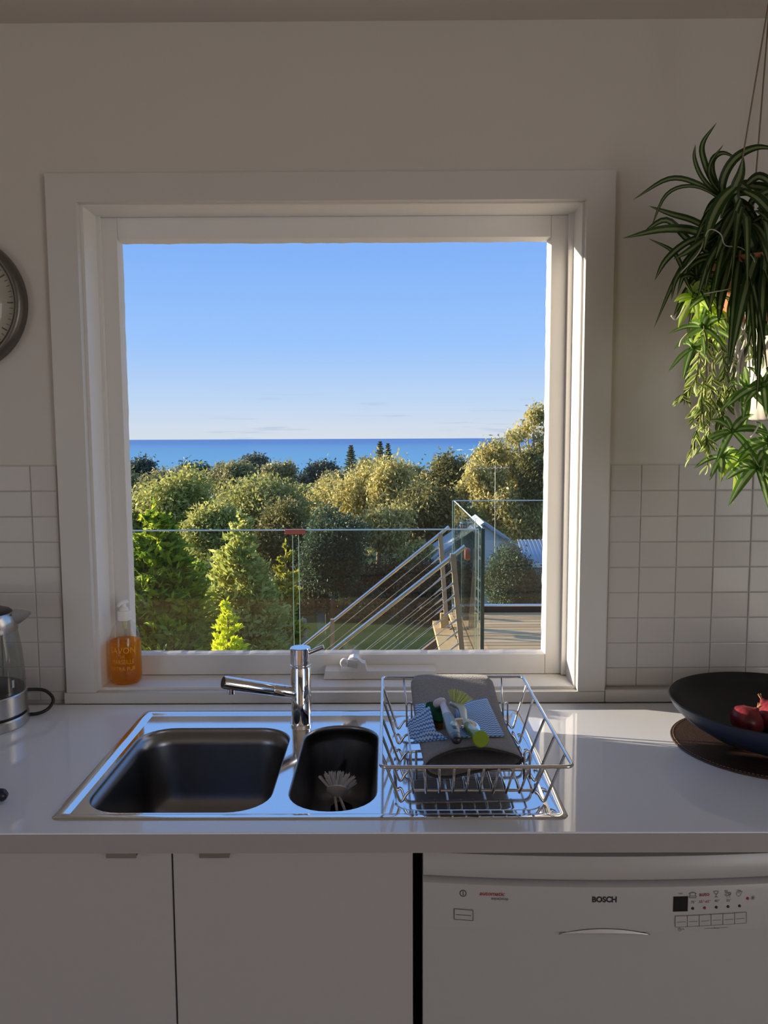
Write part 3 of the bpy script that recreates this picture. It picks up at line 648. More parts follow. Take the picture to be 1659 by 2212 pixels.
# right-hand cloth lying up the mat
c1 = obj_uv('dishcloth', quadsheet(on_mat(985, 1592, lift=.006), on_mat(1090, 1590, lift=.004), on_mat(985, 1530, lift=.012), on_mat(1052, 1509, lift=.006), 0.002, (0, 0, 0.004), seed=1), 'cloth_blue'); solid(c1, 0.0012)
tag(c1, 'blue wave-patterned dishcloth spread under the green brush head', 'dishcloth')
c2 = obj_uv('dishcloth', quadsheet(on_mat(886, 1596, lift=.004), on_mat(945, 1592, lift=.006), on_mat(880, 1560, lift=.014), on_mat(928, 1526, lift=.034), 0.003, (0.004, 0, 0.003), seed=5), 'cloth_blue'); solid(c2, 0.0012)
tag(c2, 'blue wave-patterned dishcloth standing in a peak at the left of the grey mat', 'dishcloth')
c3 = obj_uv('dishcloth', quadsheet(on_mat(899, 1560, lift=.003), on_mat(930, 1562, lift=.003), on_mat(897, 1523, lift=.005), on_mat(930, 1523, lift=.005), 0.002, (0, 0, 0.002), seed=9), 'cloth_blue'); solid(c3, 0.0012)
tag(c3, 'small dark blue corner of dishcloth lying behind the green scourer', 'dishcloth')
c4 = obj_uv('dishcloth', quadsheet(on_mat(892, 1605, lift=.004), on_mat(968, 1596, lift=.004), on_mat(900, 1588, lift=.013), on_mat(950, 1583, lift=.010), 0.002, (0, 0, 0.007), seed=13), 'cloth_blue'); solid(c4, 0.0012)
tag(c4, 'blue dishcloth with a curled pale hem at the front of the mat', 'dishcloth')
# steel plug strainer half hidden under the brushes
kp = on_mat(1000, 1580, lift=.004)
pg_ = thing('sink_strainer', 'small steel sink strainer half hidden under the two brushes', 'strainer', tuple(kp))
obj('dish', MB().lathe([(0.0, 0.0), (0.016, 0.001), (0.024, 0.006), (0.030, 0.0068), (0.030, 0.0078), (0.023, 0.0072), (0.015, 0.0022), (0.0, 0.0012)], kp, 28, axis=(0.05, -0.25, 1)), 'chrome', pg_, True, angle=40)
obj('knob', MB().lathe([(0.0, 0.012), (0.004, 0.0115), (0.0045, 0.008), (0.0025, 0.006), (0.0025, 0.001), (0.0, 0.001)][::-1], kp, 14, axis=(0.05, -0.25, 1)), 'chrome', pg_, True)
# green scourer
M['scour'] = mat('green_scourer', (0.010, 0.075, 0.022), 0.95, noise_amt=0.5, noise_scale=350, bump=0.9, bump_scale=420, spec=0.1)
M['sponge'] = mat('brown_sponge', (0.22, 0.11, 0.03), 0.95, noise_amt=0.3, noise_scale=200)
q = [on_mat(918, 1558, lift=.010), on_mat(957, 1566, lift=.010), on_mat(957, 1524, lift=.016), on_mat(920, 1521, lift=.016)]
sc = thing('scouring_sponge', 'dark green scourer sponge tucked behind the blue-handled brush', 'sponge', tuple(sum(q, Vector())/4-Vector((0, 0, 0.012))))
def slab(q, up0, up1, n=4, rad=0.25):
    P = []
    m_ = [q[0].lerp(q[1], .5), q[1].lerp(q[2], .5), q[2].lerp(q[3], .5), q[3].lerp(q[0], .5)]
    ring = rpath([tuple(v) for v in q], (q[0]-q[1]).length*rad, n, closed=True)
    return MB().rings([[p+Vector((0, 0, up0)) for p in ring], [p+Vector((0, 0, up1)) for p in ring]])
obj('scourer_pad', slab(q, 0.001, 0.006), 'scour', sc); obj('sponge_body', slab(q, -0.010, 0.001), 'sponge', sc)

# ------------------------------------------------------------ two washing-up brushes lying on the mat
M['lilac'] = mat('lilac_plastic', (0.62, 0.58, 0.70), 0.28, noise_amt=0.02); M['bluegrey'] = mat('blue_grey_rubber', (0.19, 0.29, 0.36), 0.38, noise_amt=0.05); M['navy'] = mat('navy_black', (0.008, 0.010, 0.022), 0.35)
M['bristle'] = mat('pale_green_bristle', (0.58, 0.66, 0.28), 0.6, noise_amt=0.15); M['pearl'] = mat('pearl_green_plastic', (0.60, 0.66, 0.55), 0.25, noise_amt=0.03); M['lime'] = mat('lime_plastic', (0.19, 0.30, 0.012), 0.4, noise_amt=0.06)
b0 = on_mat(950, 1519, lift=.034); b1 = on_mat(962, 1535, lift=.030); b2 = on_mat(978, 1572, lift=.020); b3 = on_mat(987, 1600, lift=.012)
br1 = thing('dish_brush', 'dish brush with lilac head and blue-grey handle lying on the grey mat', 'brush', tuple(b2-Vector((0, 0, 0.02))))
ax1 = Vector((-0.35, 0.45, 0.82))
obj('head', MB().lathe([(0.0, -0.006), (0.0105, -0.006), (0.0125, -0.003), (0.0130, 0.002), (0.0115, 0.006), (0.007, 0.0085), (0.0, 0.009)], b0, 24, axis=ax1), 'lilac', br1, True)
def fl_tube(pts, rx, rz, seg=14, n=6):
    """tube with an elliptical section: rx across, rz high"""
    P = smooth_path(pts, n); m = len(P)
    RX = np.interp(np.linspace(0, 1, m), np.linspace(0, 1, len(rx)), rx); RZ_ = np.interp(np.linspace(0, 1, m), np.linspace(0, 1, len(rz)), rz); R = []
    for i in range(m):
        t = (P[min(i+1, m-1)]-P[max(i-1, 0)]).normalized(); sd = t.cross(Vector((0, 0, 1))).normalized(); up = sd.cross(t)
        R.append([P[i]+sd*RX[i]*math.cos(2*math.pi*k/seg)+up*RZ_[i]*math.sin(2*math.pi*k/seg) for k in range(seg)])
    return MB().rings(R)
obj('neck', fl_tube([b0+Vector((0.004, 0, 0.003)), b1, b1.lerp(b2, 0.35)], [0.0055, 0.0075, 0.0095], [0.005, 0.006, 0.007]), 'lilac', br1, True)
hd = obj('handle', fl_tube([b1.lerp(b2, 0.35), b2, b2.lerp(b3, 0.7)], [0.0096, 0.0120, 0.0090], [0.0072, 0.0085, 0.0075]), 'bluegrey', br1, True)
obj('handle_end', fl_tube([b2.lerp(b3, 0.7), b2.lerp(b3, 0.85), b3, b3+(b3-b2)*0.05], [0.0092, 0.0090, 0.0075, 0.003], [0.0077, 0.0078, 0.0065, 0.003]), 'navy', br1, True)
obj('grip_inset', fl_tube([b1.lerp(b2, 0.8)+Vector((0.001, 0, 0.0045)), b2+Vector((0.001, 0, 0.0055)), b2.lerp(b3, 0.3)+Vector((0.001, 0, 0.0048))], [0.004, 0.0068, 0.004], [0.003, 0.0040, 0.003]), 'pearl', hd, True, root=br1)
obj('grip_band', fl_tube([b2.lerp(b3, 0.22)+Vector((0.0005, 0, 0.005)), b2.lerp(b3, 0.42)+Vector((0.0005, 0, 0.0045))], [0.0065, 0.0060], [0.0040, 0.0040]), 'navy', hd, True, root=br1)
g0 = on_mat(978, 1519, lift=.030); g1 = on_mat(997, 1530, lift=.030); g2 = on_mat(1003, 1556, lift=.018); g3 = on_mat(1020, 1578, lift=.014); g4 = on_mat(1037, 1597, lift=.016)
br2 = thing('dish_brush', 'dish brush with pale green bristles and a round lime green handle end', 'brush', tuple(g2-Vector((0, 0, 0.02))))
obj('neck', fl_tube([g0, g1, g2, g2.lerp(g3, 0.5)], [0.0080, 0.0080, 0.0062, 0.0075], [0.0055, 0.0060, 0.0055, 0.006]), 'pearl', br2, True)
obj('handle', fl_tube([g2.lerp(g3, 0.5), g3, g4], [0.0078, 0.0100, 0.0080], [0.0062, 0.0080, 0.0070]), 'lime', br2, True)
obj('handle_inset', fl_tube([g2.lerp(g3, 0.7)+Vector((0, 0, 0.004)), g3+Vector((0, 0, 0.0045)), g3.lerp(g4, 0.5)+Vector((0, 0, 0.0040))], [0.004, 0.0078, 0.005], [0.003, 0.0042, 0.003]), 'pearl', br2, True)
gd = Vector((0.10, -0.86, 0.50)).normalized()
obj('end_disc', MB().lathe([(0.0, -0.006), (0.010, -0.006), (0.0138, -0.003), (0.0142, 0.001), (0.0130, 0.0030), (0.0, 0.0036)], g4+gd*0.004, 32, axis=gd), 'lime', br2, True, angle=40)
rb = random.Random(11); mb = MB()
hax = Vector((0.42, 0.50, 0.75)).normalized(); e1 = Vector((0.85, -0.5, -0.1)); e1 = (e1-hax*e1.dot(hax)).normalized(); e2 = hax.cross(e1)
hc = g0.lerp(g1, 0.35)+hax*0.004
for k in range(190):
    a = rb.uniform(0, 6.283); r = math.sqrt(rb.random()); base = hc+(e1*math.cos(a)*0.011+e2*math.sin(a)*0.008)*r
    d = (hax+(e1*math.cos(a)+e2*math.sin(a)*0.7)*r*0.85).normalized(); mb.tube([base, base+d*rb.uniform(0.020, 0.024)], 0.00055, 4)
o = obj('bristles', mb, 'bristle', br2); o['kind'] = 'stuff'

# white brush in the small bowl
bz_ = DK-0.14
wb_ = thing('dish_brush', 'white dish brush with a wire handle lying in the narrow sink bowl', 'brush', (-0.096, -0.33, bz_))
hx = Vector(atz(728, 1711, 0.828)); M['wbrist'] = mat('white_bristle', (0.86, 0.83, 0.81), 0.6, noise_amt=0.12)
wax = Vector((0.02, 0.62, 0.60)).normalized(); f1 = Vector((1, 0, 0)); f1 = (f1-wax*f1.dot(wax)).normalized(); f2 = wax.cross(f1)
obj('head', MB().lathe([(0.004, -0.010), (0.012, -0.006), (0.0205, 0.001), (0.0215, 0.004), (0.0195, 0.007), (0.0, 0.007)], hx, 24, axis=wax), 'white_plastic', wb_, True, angle=45)
mb = MB()
for k in range(30):
    a = 2.399*k; r = math.sqrt((k+0.5)/30); base = hx+wax*0.005+(f1*math.cos(a)+f2*math.sin(a))*r*0.0165
    d0 = (wax+(f1*math.cos(a)+f2*math.sin(a))*r*1.15).normalized()
    for q_ in range(12):
        j = Vector((rb.uniform(-1, 1), rb.uniform(-1, 1), rb.uniform(-1, 1)))
        mb.tube([base+j*0.0012, base+d0*rb.uniform(0.027, 0.031)+j*0.0022], 0.00055, 4)
o = obj('bristles', mb, 'wbrist', wb_); o['kind'] = 'stuff'
for sgn, px in ((-1, 728), (1, 738)):
    e = Vector(atz(px+4+sgn*4, 1752, 0.806)); s = hx-wax*0.006+f1*sgn*0.004
    obj('handle_rod', MB().tube([s, s.lerp(e, 0.5), e], 0.0027, 10), 'white_plastic', wb_, True)

# ------------------------------------------------------------ soap bottle on the sill
M['clear'] = thin_glass('clear_bottle', (0.95, 0.96, 0.95), 1.2)
def liquid_mat():
    m = bpy.data.materials.new('orange_liquid_soap'); m.use_nodes = True; nt = m.node_tree; nt.nodes.clear()
    o = nd(nt, 'ShaderNodeOutputMaterial'); mx = nd(nt, 'ShaderNodeMixShader'); mx.inputs[0].default_value = 0.52
    tr = nd(nt, 'ShaderNodeBsdfTransparent'); tr.inputs[0].default_value = (1.0, 0.66, 0.12, 1)
    p = nd(nt, 'ShaderNodeBsdfPrincipled'); p.inputs['Base Color'].default_value = (1.0, 0.42, 0.02, 1); p.inputs['Roughness'].default_value = 0.15
    tl = nd(nt, 'ShaderNodeBsdfTranslucent'); tl.inputs[0].default_value = (1.0, 0.50, 0.04, 1)
    n = nd(nt, 'ShaderNodeTexNoise'); n.inputs['Scale'].default_value = 30
    m2 = nd(nt, 'ShaderNodeMixShader'); m2.inputs[0].default_value = 0.82
    nt.links.new(p.outputs[0], m2.inputs[1]); nt.links.new(tl.outputs[0], m2.inputs[2])
    nt.links.new(tr.outputs[0], mx.inputs[1]); nt.links.new(m2.outputs[0], mx.inputs[2]); nt.links.new(mx.outputs[0], o.inputs[0]); return m
M['liquid'] = liquid_mat()
bc = (-0.620, 0.0415, 0.9335)
sb = thing('soap_bottle', 'clear pump bottle of orange liquid soap standing on the window sill', 'bottle', bc)
br_ = 0.0365
bt = obj('bottle', MB().lathe([(0.0, 0.0005), (br_*0.80, 0.0005), (br_*0.95, 0.005), (br_, 0.014), (br_, 0.098), (br_*0.97, 0.108), (br_*0.86, 0.122), (br_*0.66, 0.136), (br_*0.46, 0.145), (0.0135, 0.150), (0.0135, 0.160)], bc, 40, caps=(True, False)), 'clear', sb, True, angle=60)
lq = br_*0.962
obj('liquid', MB().lathe([(0.0, 0.002), (lq*0.78, 0.002), (lq*0.95, 0.006), (lq, 0.015), (lq, 0.0975), (lq*0.985, 0.1005), (0.0, 0.1000)], bc, 40), 'liquid', sb, True, angle=50)
M['emboss'] = mat('raised_lettering', (0.85, 0.36, 0.03), 0.2)
for s_, z_, body in ((0.0200, 0.0830, 'SAVON'), (0.0085, 0.0690, 'DE'), (0.0150, 0.0565, 'MARSEILLE'), (0.0135, 0.0400, 'EXTRA PUR')):
    w_ = {'SAVON': 0.95, 'DE': 1, 'MARSEILLE': 0.76, 'EXTRA PUR': 0.86}[body]
    t_ = text_mb(body, s_, 0, 0, lambda x: 0.0, sx=w_)
    R_ = br_+0.0006
    t_.v = [(bc[0]+R_*math.sin(x/R_+0.12), bc[1]-R_*math.cos(x/R_+0.12), bc[2]+z_+z) for x, y, z in t_.v]
    obj('lettering', t_, 'emboss', bt, root=sb)
M['pump'] = mat('grey_white_pump', (0.82, 0.80, 0.78), 0.4, noise_amt=0.02)
pm = obj('collar', MB().lathe([(0.0148, 0.149), (0.0152, 0.150), (0.0152, 0.169), (0.0146, 0.1705), (0.0100, 0.1715), (0.0100, 0.175), (0.0075, 0.178), (0.0045, 0.180), (0.0040, 0.188), (0.0, 0.188)], bc, 32), 'pump', sb, True, angle=35)
pz = Vector(bc)+Vector((0, 0, 0.190))
obj('pump_head', fl_tube([pz+Vector((0.006, 0.006, 0.0015)), pz+Vector((0, 0, 0.0015)), pz+Vector((-0.004, -0.016, 0.000)), pz+Vector((-0.006, -0.024, -0.005))], [0.0085, 0.0090, 0.0050, 0.0035], [0.0045, 0.0055, 0.0036, 0.0026]), 'pump', sb, True)
obj('dip_tube', MB().tube([Vector(bc)+Vector((0.002, 0, 0.150)), Vector(bc)+Vector((0.001, 0, 0.08)), Vector(bc)+Vector((-0.006, 0.004, 0.008))], 0.0032, 10), 'clear', sb, True)
obj('pump_barrel', MB().lathe([(0.0, 0.128), (0.005, 0.128), (0.0062, 0.150), (0.0, 0.150)], bc, 16), mat('pump_barrel', (0.6, 0.58, 0.33), 0.4), sb, True, angle=40)

# ------------------------------------------------------------ wall clock
ck = Vector(at(-97, 652, -0.03)); cr = 0.149
clk = thing('wall_clock', 'round wall clock with thick dark grey metal rim', 'clock', (ck.x, -0.001, ck.z))
M['clock_rim'] = mat('dark_brushed_rim', (0.17, 0.155, 0.14), 0.38, 0.85, noise_amt=0.1, noise_scale=80); M['clock_face'] = mat('clock_face', (0.60, 0.57, 0.50), 0.6, noise_amt=0.03)
obj('rim', MB().lathe([(cr-0.004, 0.0), (cr, 0.006), (cr-0.001, 0.022), (cr-0.006, 0.031), (cr-0.013, 0.034), (cr-0.019, 0.032), (cr-0.022, 0.026), (cr-0.023, 0.014)], (ck.x, -0.001, ck.z), 64, axis=(0, -1, 0), caps=(True, False)), 'clock_rim', clk, True, angle=60)
face = obj('face', MB().lathe([(0.0, 0.015), (cr-0.022, 0.015)][::-1], (ck.x, -0.001, ck.z), 64, axis=(0, -1, 0), caps=(False, True)), 'clock_face', clk)
tick_me = {}
for k in range(60):
    a = 2*math.pi*k/60; L, w = (0.013, 0.0030) if k % 5 == 0 else (0.0075, 0.0014); r1 = cr-0.029
    if L not in tick_me:
        me = bpy.data.meshes.new('minute_mark'); b_ = MB().box(-w/2, w/2, -0.0006, 0.0, -L, 0.0); me.from_pydata(b_.v, [], b_.f); me.materials.append(M['ink_grey']); tick_me[L] = me
    o = bpy.data.objects.new('minute_mark', tick_me[L]); COL.objects.link(o); o.parent = face
    o.location = (r1*math.sin(a), -0.0151, r1*math.cos(a)); o.rotation_euler = (0, a, 0)
for a, L, w in ((math.radians(-60), 0.062, 0.007), (math.radians(-150), 0.095, 0.005)):
    d = Vector((math.sin(a), 0, math.cos(a))); c0 = Vector((ck.x, -0.0185, ck.z)); n_ = Vector((d.z, 0, -d.x))*w/2
    v = [c0-d*0.015-n_, c0-d*0.015+n_, c0+d*L+n_*0.6, c0+d*L-n_*0.6]; obj('hand', MB().rings([v, [p+Vector((0, 0.001, 0)) for p in v]]), 'ink', clk)
obj('clock_glass', MB().lathe([(cr-0.021, 0.0262), (cr-0.021, 0.0275), (0.0, 0.0285)], (ck.x, -0.001, ck.z), 48, axis=(0, -1, 0), caps=(True, True)), M['pane'], clk, True)

# ------------------------------------------------------------ kettle with cord
kc = (-0.862, -0.150, CT)
ke = thing('kettle', 'glass electric kettle with brushed steel lid and base by the tiles', 'kettle', kc)
M['kettle_steel'] = mat('kettle_steel', (0.56, 0.55, 0.54), 0.28, 1.0, noise_amt=0.08, noise_scale=90, stretch=(1, 1, 12)); M['kettle_glass'] = thin_glass('kettle_glass', (0.80, 0.81, 0.80), 1.3); M['smoke'] = mat('dark_kettle_floor', (0.05, 0.05, 0.05), 0.25, noise_amt=0.1)
KR = 0.084
obj('power_base', MB().lathe([(0.0, 0.0), (KR+0.002, 0.0), (KR+0.0055, 0.004), (KR+0.0055, 0.020), (KR+0.003, 0.0235), (0.0, 0.0235)], kc, 48), 'kettle_steel', ke, True, angle=35)
obj('base_gap', MB().lathe([(KR-0.004, 0.0237), (KR-0.004, 0.0285)], kc, 40), 'black', ke)
obj('body_band', MB().lathe([(0.0, 0.0288), (KR+0.002, 0.0288), (KR+0.0035, 0.031), (KR+0.0028, 0.070), (KR+0.0008, 0.0725), (0.0, 0.0725)], kc, 48), 'kettle_steel', ke, True, angle=35)
obj('heater_ring', MB().lathe([(0.0, 0.0728), (KR-0.003, 0.0728), (KR-0.003, 0.080), (KR*0.9, 0.0815), (0.0, 0.0815)], kc, 40), 'smoke', ke, True, angle=40)
obj('glass_body', MB().lathe([(KR+0.0005, 0.073), (KR+0.0002, 0.110), (KR-0.004, 0.160), (KR-0.011, 0.205)], kc, 48, caps=(False, False)), 'kettle_glass', ke, True)
KT = KR-0.011
obj('lid_band', MB().lathe([(KT+0.001, 0.203), (KT+0.002, 0.204), (KT-0.003, 0.236), (KT-0.008, 0.242)], kc, 48, caps=(False, False)), 'kettle_steel', ke, True)
obj('lid', MB().lathe([(KT-0.0075, 0.2415), (KT-0.012, 0.2455), (KT-0.03, 0.2485), (0.0, 0.250)], kc, 48, caps=(False, True)), 'black', ke, True)
sa = Vector((0.93, 0.37, 0)).normalized(); sn = Vector((-sa.y, sa.x, 0)); kv = Vector(kc)
R = []
for t, hw, zt, zb_ in ((0.0, 0.030, 0.240, 0.207), (0.4, 0.022, 0.239, 0.214), (0.75, 0.013, 0.2375, 0.223), (1.0, 0.005, 0.2365, 0.231)):
    c = kv+sa*(KT-0.008+0.036*t); R.append([c+sn*hw+Vector((0, 0, zt)), c-sn*hw+Vector((0, 0, zt)), c-sn*hw*0.6+Vector((0, 0, (zt+zb_)/2)), c+Vector((0, 0, zb_)), c+sn*hw*0.6+Vector((0, 0, (zt+zb_)/2))])
obj('spout', MB().rings(R), 'kettle_steel', ke, True, angle=50)
hd_ = [kv-sa*(KT-0.004)+Vector((0, 0, 0.235)), kv-sa*(KT+0.045)+Vector((0, 0, 0.236)), kv-sa*(KT+0.060)+Vector((0, 0, 0.20)), kv-sa*(KT+0.052)+Vector((0, 0, 0.10)), kv-sa*(KT+0.012)+Vector((0, 0, 0.055))]
obj('handle', fl_tube(hd_, [0.014, 0.013, 0.012, 0.012, 0.012], [0.009]*5), 'black', ke, True)
obj('level_mark', MB().rings([[(kv.x+(KR+0.0012)*math.cos(a), kv.y+(KR+0.0012)*math.sin(a), kv.z+z) for z in (0.090, 0.106)] for a in (math.radians(-22), math.radians(-18))], (False, False)), 'white_plastic', ke)
cp_ = [at(46, 1492, -0.085), at(70, 1489, -0.075), at(98, 1492, -0.068), at(115, 1510, -0.070), at(105, 1530, -0.085), at(82, 1541, -0.095), at(48, 1545, -0.10)]
cp_ = [Vector(p) for p in cp_]
cp_[-1].z = max(cp_[-1].z, CT+0.004)
for p in cp_: p.z = max(p.z, CT+0.0042)
cdo = obj('power_cord', MB().tube(smooth_path(cp_, 8), 0.0037, 10), 'black', ke, True)

# black handle end at the left edge
h0 = Vector((-0.6475, -0.510, CT+0.0125)); hk = thing('knife', 'black rounded utensil handle lying on the worktop at the left edge', 'utensil', tuple(h0-Vector((0.06, 0, 0.0125))))
obj('handle', fl_tube([h0+Vector((0.0045, 0, 0)), h0, h0-Vector((0.04, -0.004, 0)), h0-Vector((0.10, -0.010, 0))], [0.004, 0.0105, 0.012, 0.0115], [0.004, 0.0105, 0.012, 0.0105]), 'navy', hk, True)
obj('blade', MB().rings([[h0+Vector((-0.10, 0.010-0.012, 0.0005)), h0+Vector((-0.10, 0.010+0.010, 0.0005)), h0+Vector((-0.10, 0.010+0.010, -0.001)), h0+Vector((-0.10, 0.010-0.012, -0.001))], [h0+Vector((-0.24, 0.024, -0.0115)), h0+Vector((-0.24, 0.027, -0.0115)), h0+Vector((-0.24, 0.027, -0.0122)), h0+Vector((-0.24, 0.024, -0.0122))]]), 'kettle_steel', hk)

# ------------------------------------------------------------ placemat, fruit bowl, onions
M['leather'] = mat('brown_leather', (0.050, 0.028, 0.020), 0.42, noise_amt=0.3, noise_scale=60, bump=0.4, bump_scale=350); M['thread'] = mat('tan_thread', (0.30, 0.20, 0.12), 0.8)
pc = (0.742, -0.270, CT); PR = 0.176
pmt = thing('placemat', 'round dark brown leather placemat under the black bowl', 'placemat', pc)
obj('leather', MB().lathe([(0.0, 0.0004), (PR-0.001, 0.0004), (PR, 0.0018), (PR-0.001, 0.0036), (0.0, 0.0040)], pc, 96), 'leather', pmt, True, angle=30)
mb = MB()
for k in range(150):
    a = 2*math.pi*k/150; r = PR-0.0055
    mb.tube([(pc[0]+r*math.cos(a), pc[1]+r*math.sin(a), pc[2]+0.0040), (pc[0]+r*math.cos(a+0.026), pc[1]+r*math.sin(a+0.026), pc[2]+0.0040)], 0.0005, 4)
o = obj('stitching', mb, 'thread', pmt); o['kind'] = 'stuff'
M['bowl_in'] = mat('black_bowl', (0.012, 0.012, 0.014), 0.42, noise_amt=0.15, noise_scale=30, bump=0.05); M['bowl_out'] = mat('navy_bowl', (0.018, 0.028, 0.055), 0.38, noise_amt=0.15)
fc = (0.757, -0.268, CT+0.0042); FR = 0.196; FH = 0.082
fb = thing('fruit_bowl', 'wide shallow black bowl holding red onions on the placemat', 'bowl', fc)
oprof = [(0.0, 0.0), (0.075, 0.0), (0.085, 0.002), (0.125, 0.018), (0.165, 0.043), (0.188, 0.066), (FR, FH)]
iprof = [(FR-0.0045, FH+0.0005), (FR-0.010, 0.068), (0.160, 0.049), (0.120, 0.024), (0.080, 0.009), (0.0, 0.006)]
obj('outer_shell', MB().lathe(oprof, fc, 96), 'bowl_out', fb, True, angle=50).data
bm = bmesh.new(); ob = [o for o in fb.children if o.name.startswith('outer_shell')][0]; bm.from_mesh(ob.data); bmesh.ops.delete(bm, geom=[f for f in bm.faces if len(f.verts) > 4 and f.calc_center_median().z > 0.02], context='FACES'); bm.to_mesh(ob.data); bm.free()
obj('inner_shell', MB().lathe([(FR, FH), (FR-0.002, FH+0.0016)]+iprof, fc, 96, caps=(False, True)), 'bowl_in', fb, True, angle=50)
def onion_mat(name, c1, c2):
    m = bpy.data.materials.new(name); m.use_nodes = True; nt = m.node_tree; b = nt.nodes['Principled BSDF']; b.inputs['Roughness'].default_value = 0.28
    t = nd(nt, 'ShaderNodeTexCoord'); mp_ = nd(nt, 'ShaderNodeMapping'); mp_.inputs['Scale'].default_value = (60, 60, 12); nt.links.new(t.outputs['Object'], mp_.inputs[0])
    n = nd(nt, 'ShaderNodeTexNoise'); n.inputs['Scale'].default_value = 1.2; n.inputs['Detail'].default_value = 4; nt.links.new(mp_.outputs[0], n.inputs['Vector'])
    r = nd(nt, 'ShaderNodeMapRange'); r.inputs[1].default_value = 0.35; r.inputs[2].default_value = 0.65; nt.links.new(n.outputs[0], r.inputs[0])
    mx = nd(nt, 'ShaderNodeMix', data_type='RGBA'); mx.inputs[6].default_value = (*c1, 1); mx.inputs[7].default_value = (*c2, 1); nt.links.new(r.outputs[0], mx.inputs['Factor']); nt.links.new(mx.outputs[2], b.inputs['Base Color']); return m
M['onion'] = onion_mat('red_onion_skin', (0.11, 0.010, 0.022), (0.30, 0.040, 0.055)); M['onion_tip'] = mat('dry_onion_tip', (0.42, 0.24, 0.12), 0.8, noise_amt=0.2)
def onion(x, y, r, tilt, label):
    z = fc[2]+0.0075+r*0.9+max(0, math.hypot(x-fc[0], y-fc[1])-0.08)*0.42
    t = thing('red_onion', label, 'onion', (x, y, z-r*0.9), 'red onions in the bowl'); ax = Vector(tilt).normalized(); c = (x, y, z)
    pr = [(0.0, -0.92), (0.25, -0.88), (0.62, -0.68), (0.92, -0.3), (1.0, 0.0), (0.93, 0.34), (0.70, 0.66), (0.36, 0.88), (0.16, 1.02), (0.10, 1.14)]
    obj('skin', MB().lathe([(a*r, b*r*0.9) for a, b in pr], c, 32, axis=ax), 'onion', t, True)
    mb = MB()
    for k in range(6):
        b_ = Vector(c)+ax*r*1.0; d = (ax+Vector((rnd.uniform(-.5, .5), rnd.uniform(-.5, .5), rnd.uniform(-.2, .5)))).normalized(); mb.tube([b_, b_+d*r*0.35], [r*0.05, r*0.01], 5)
    obj('neck_tuft', mb, 'onion_tip', t)
onion(0.711, -0.255, 0.034, (0.5, -0.2, 0.8), 'red onion nearest the left rim of the black bowl, sunlit on top')
onion(0.772, -0.232, 0.036, (-0.4, 0.35, 0.8), 'red onion half out of view behind the first one in the bowl')

# ------------------------------------------------------------ hanging plants on the right
M['spider'] = leafmat('spider_leaf', (0.016, 0.040, 0.010), (0.030, 0.070, 0.014), 0.30, 0.42, stripe=((0.20, 0.24, 0.105), 0.13))
M['plantlet'] = leafmat('plantlet_leaf', (0.08, 0.20, 0.035), (0.17, 0.33, 0.05), 0.50, 0.40, stripe=((0.50, 0.62, 0.30), 0.13))
M['vine'] = leafmat('vine_leaf', (0.52, 0.60, 0.18), (0.78, 0.82, 0.38), 0.55, 0.45, stripe=((0.15, 0.27, 0.05), 0.16))
M['vine_dark'] = leafmat('vine_leaf_dark', (0.05, 0.08, 0.022), (0.12, 0.17, 0.045), 0.40, 0.45, stripe=((0.22, 0.28, 0.10), 0.10))
M['limeleaf'] = leafmat('lime_leaf', (0.48, 0.74, 0.05), (0.66, 0.84, 0.14), 0.6, 0.45, stripe=((0.72, 0.85, 0.34), 0.10))
M['terracotta'] = mat('terracotta', (0.38, 0.14, 0.055), 0.7, noise_amt=0.2, noise_scale=40, bump=0.3); M['twine'] = mat('hanging_twine', (0.25, 0.19, 0.13), 0.9, noise_amt=0.2, noise_scale=200)
M['root'] = mat('pale_root', (0.66, 0.62, 0.55), 0.7, noise_amt=0.1); M['runner'] = mat('pale_runner', (0.45, 0.45, 0.36), 0.6, noise_amt=0.1); M['cream'] = mat('cream_planter', (0.74, 0.70, 0.64), 0.65, noise_amt=0.08, noise_scale=60)
M['stem'] = mat('vine_stem', (0.12, 0.11, 0.05), 0.7, noise_amt=0.1); M['soil'] = mat('potting_soil', (0.03, 0.02, 0.014), 0.95, noise_amt=0.4, noise_scale=150)
def strap(pts, w, fold=0.30, tip=1.0, n=5, face=(0, -1, 0.25), base=0.55):
    """long strap leaf along pts: V-folded, tapering to a point"""
    P = smooth_path(pts, n); m = len(P); mb = MB(); uv = []; F = Vector(face); rows = []
    for i in range(m):
        s = i/(m-1); t = (P[min(i+1, m-1)]-P[max(i-1, 0)]).normalized(); sd = t.cross(F)
        sd = sd.normalized() if sd.length > 1e-3 else Vector((1, 0, 0)); up = sd.cross(t)
        ww = w*0.5*min(base+(1-base)*s/0.3, 1.0)*(1-max(0, (s-0.45)/0.55)**2.2*0.97)
        rows.append([P[i]-sd*ww, P[i]-up*ww*fold, P[i]+sd*ww]); uv += [(0, s), (0.5, s), (1, s)]
    mb.grid(rows); mb.uv = uv; return mb
rl = random.Random(21)
sr = (0.725, -0.205, 1.735)
spd = thing('hanging_spider_plant', 'big spider plant with striped arching leaves in a hanging terracotta pot', 'plant', sr)
obj('pot', MB().lathe([(0.055, 0.0), (0.062, 0.002), (0.078, 0.085), (0.080, 0.088), (0.086, 0.088), (0.087, 0.108), (0.080, 0.109), (0.076, 0.095)], sr, 40, caps=(True, True)), 'terracotta', spd, True, angle=40)
obj('soil', MB().lathe([(0.0, 0.104), (0.074, 0.100)][::-1], sr, 24, caps=(False, True)), 'soil', spd)
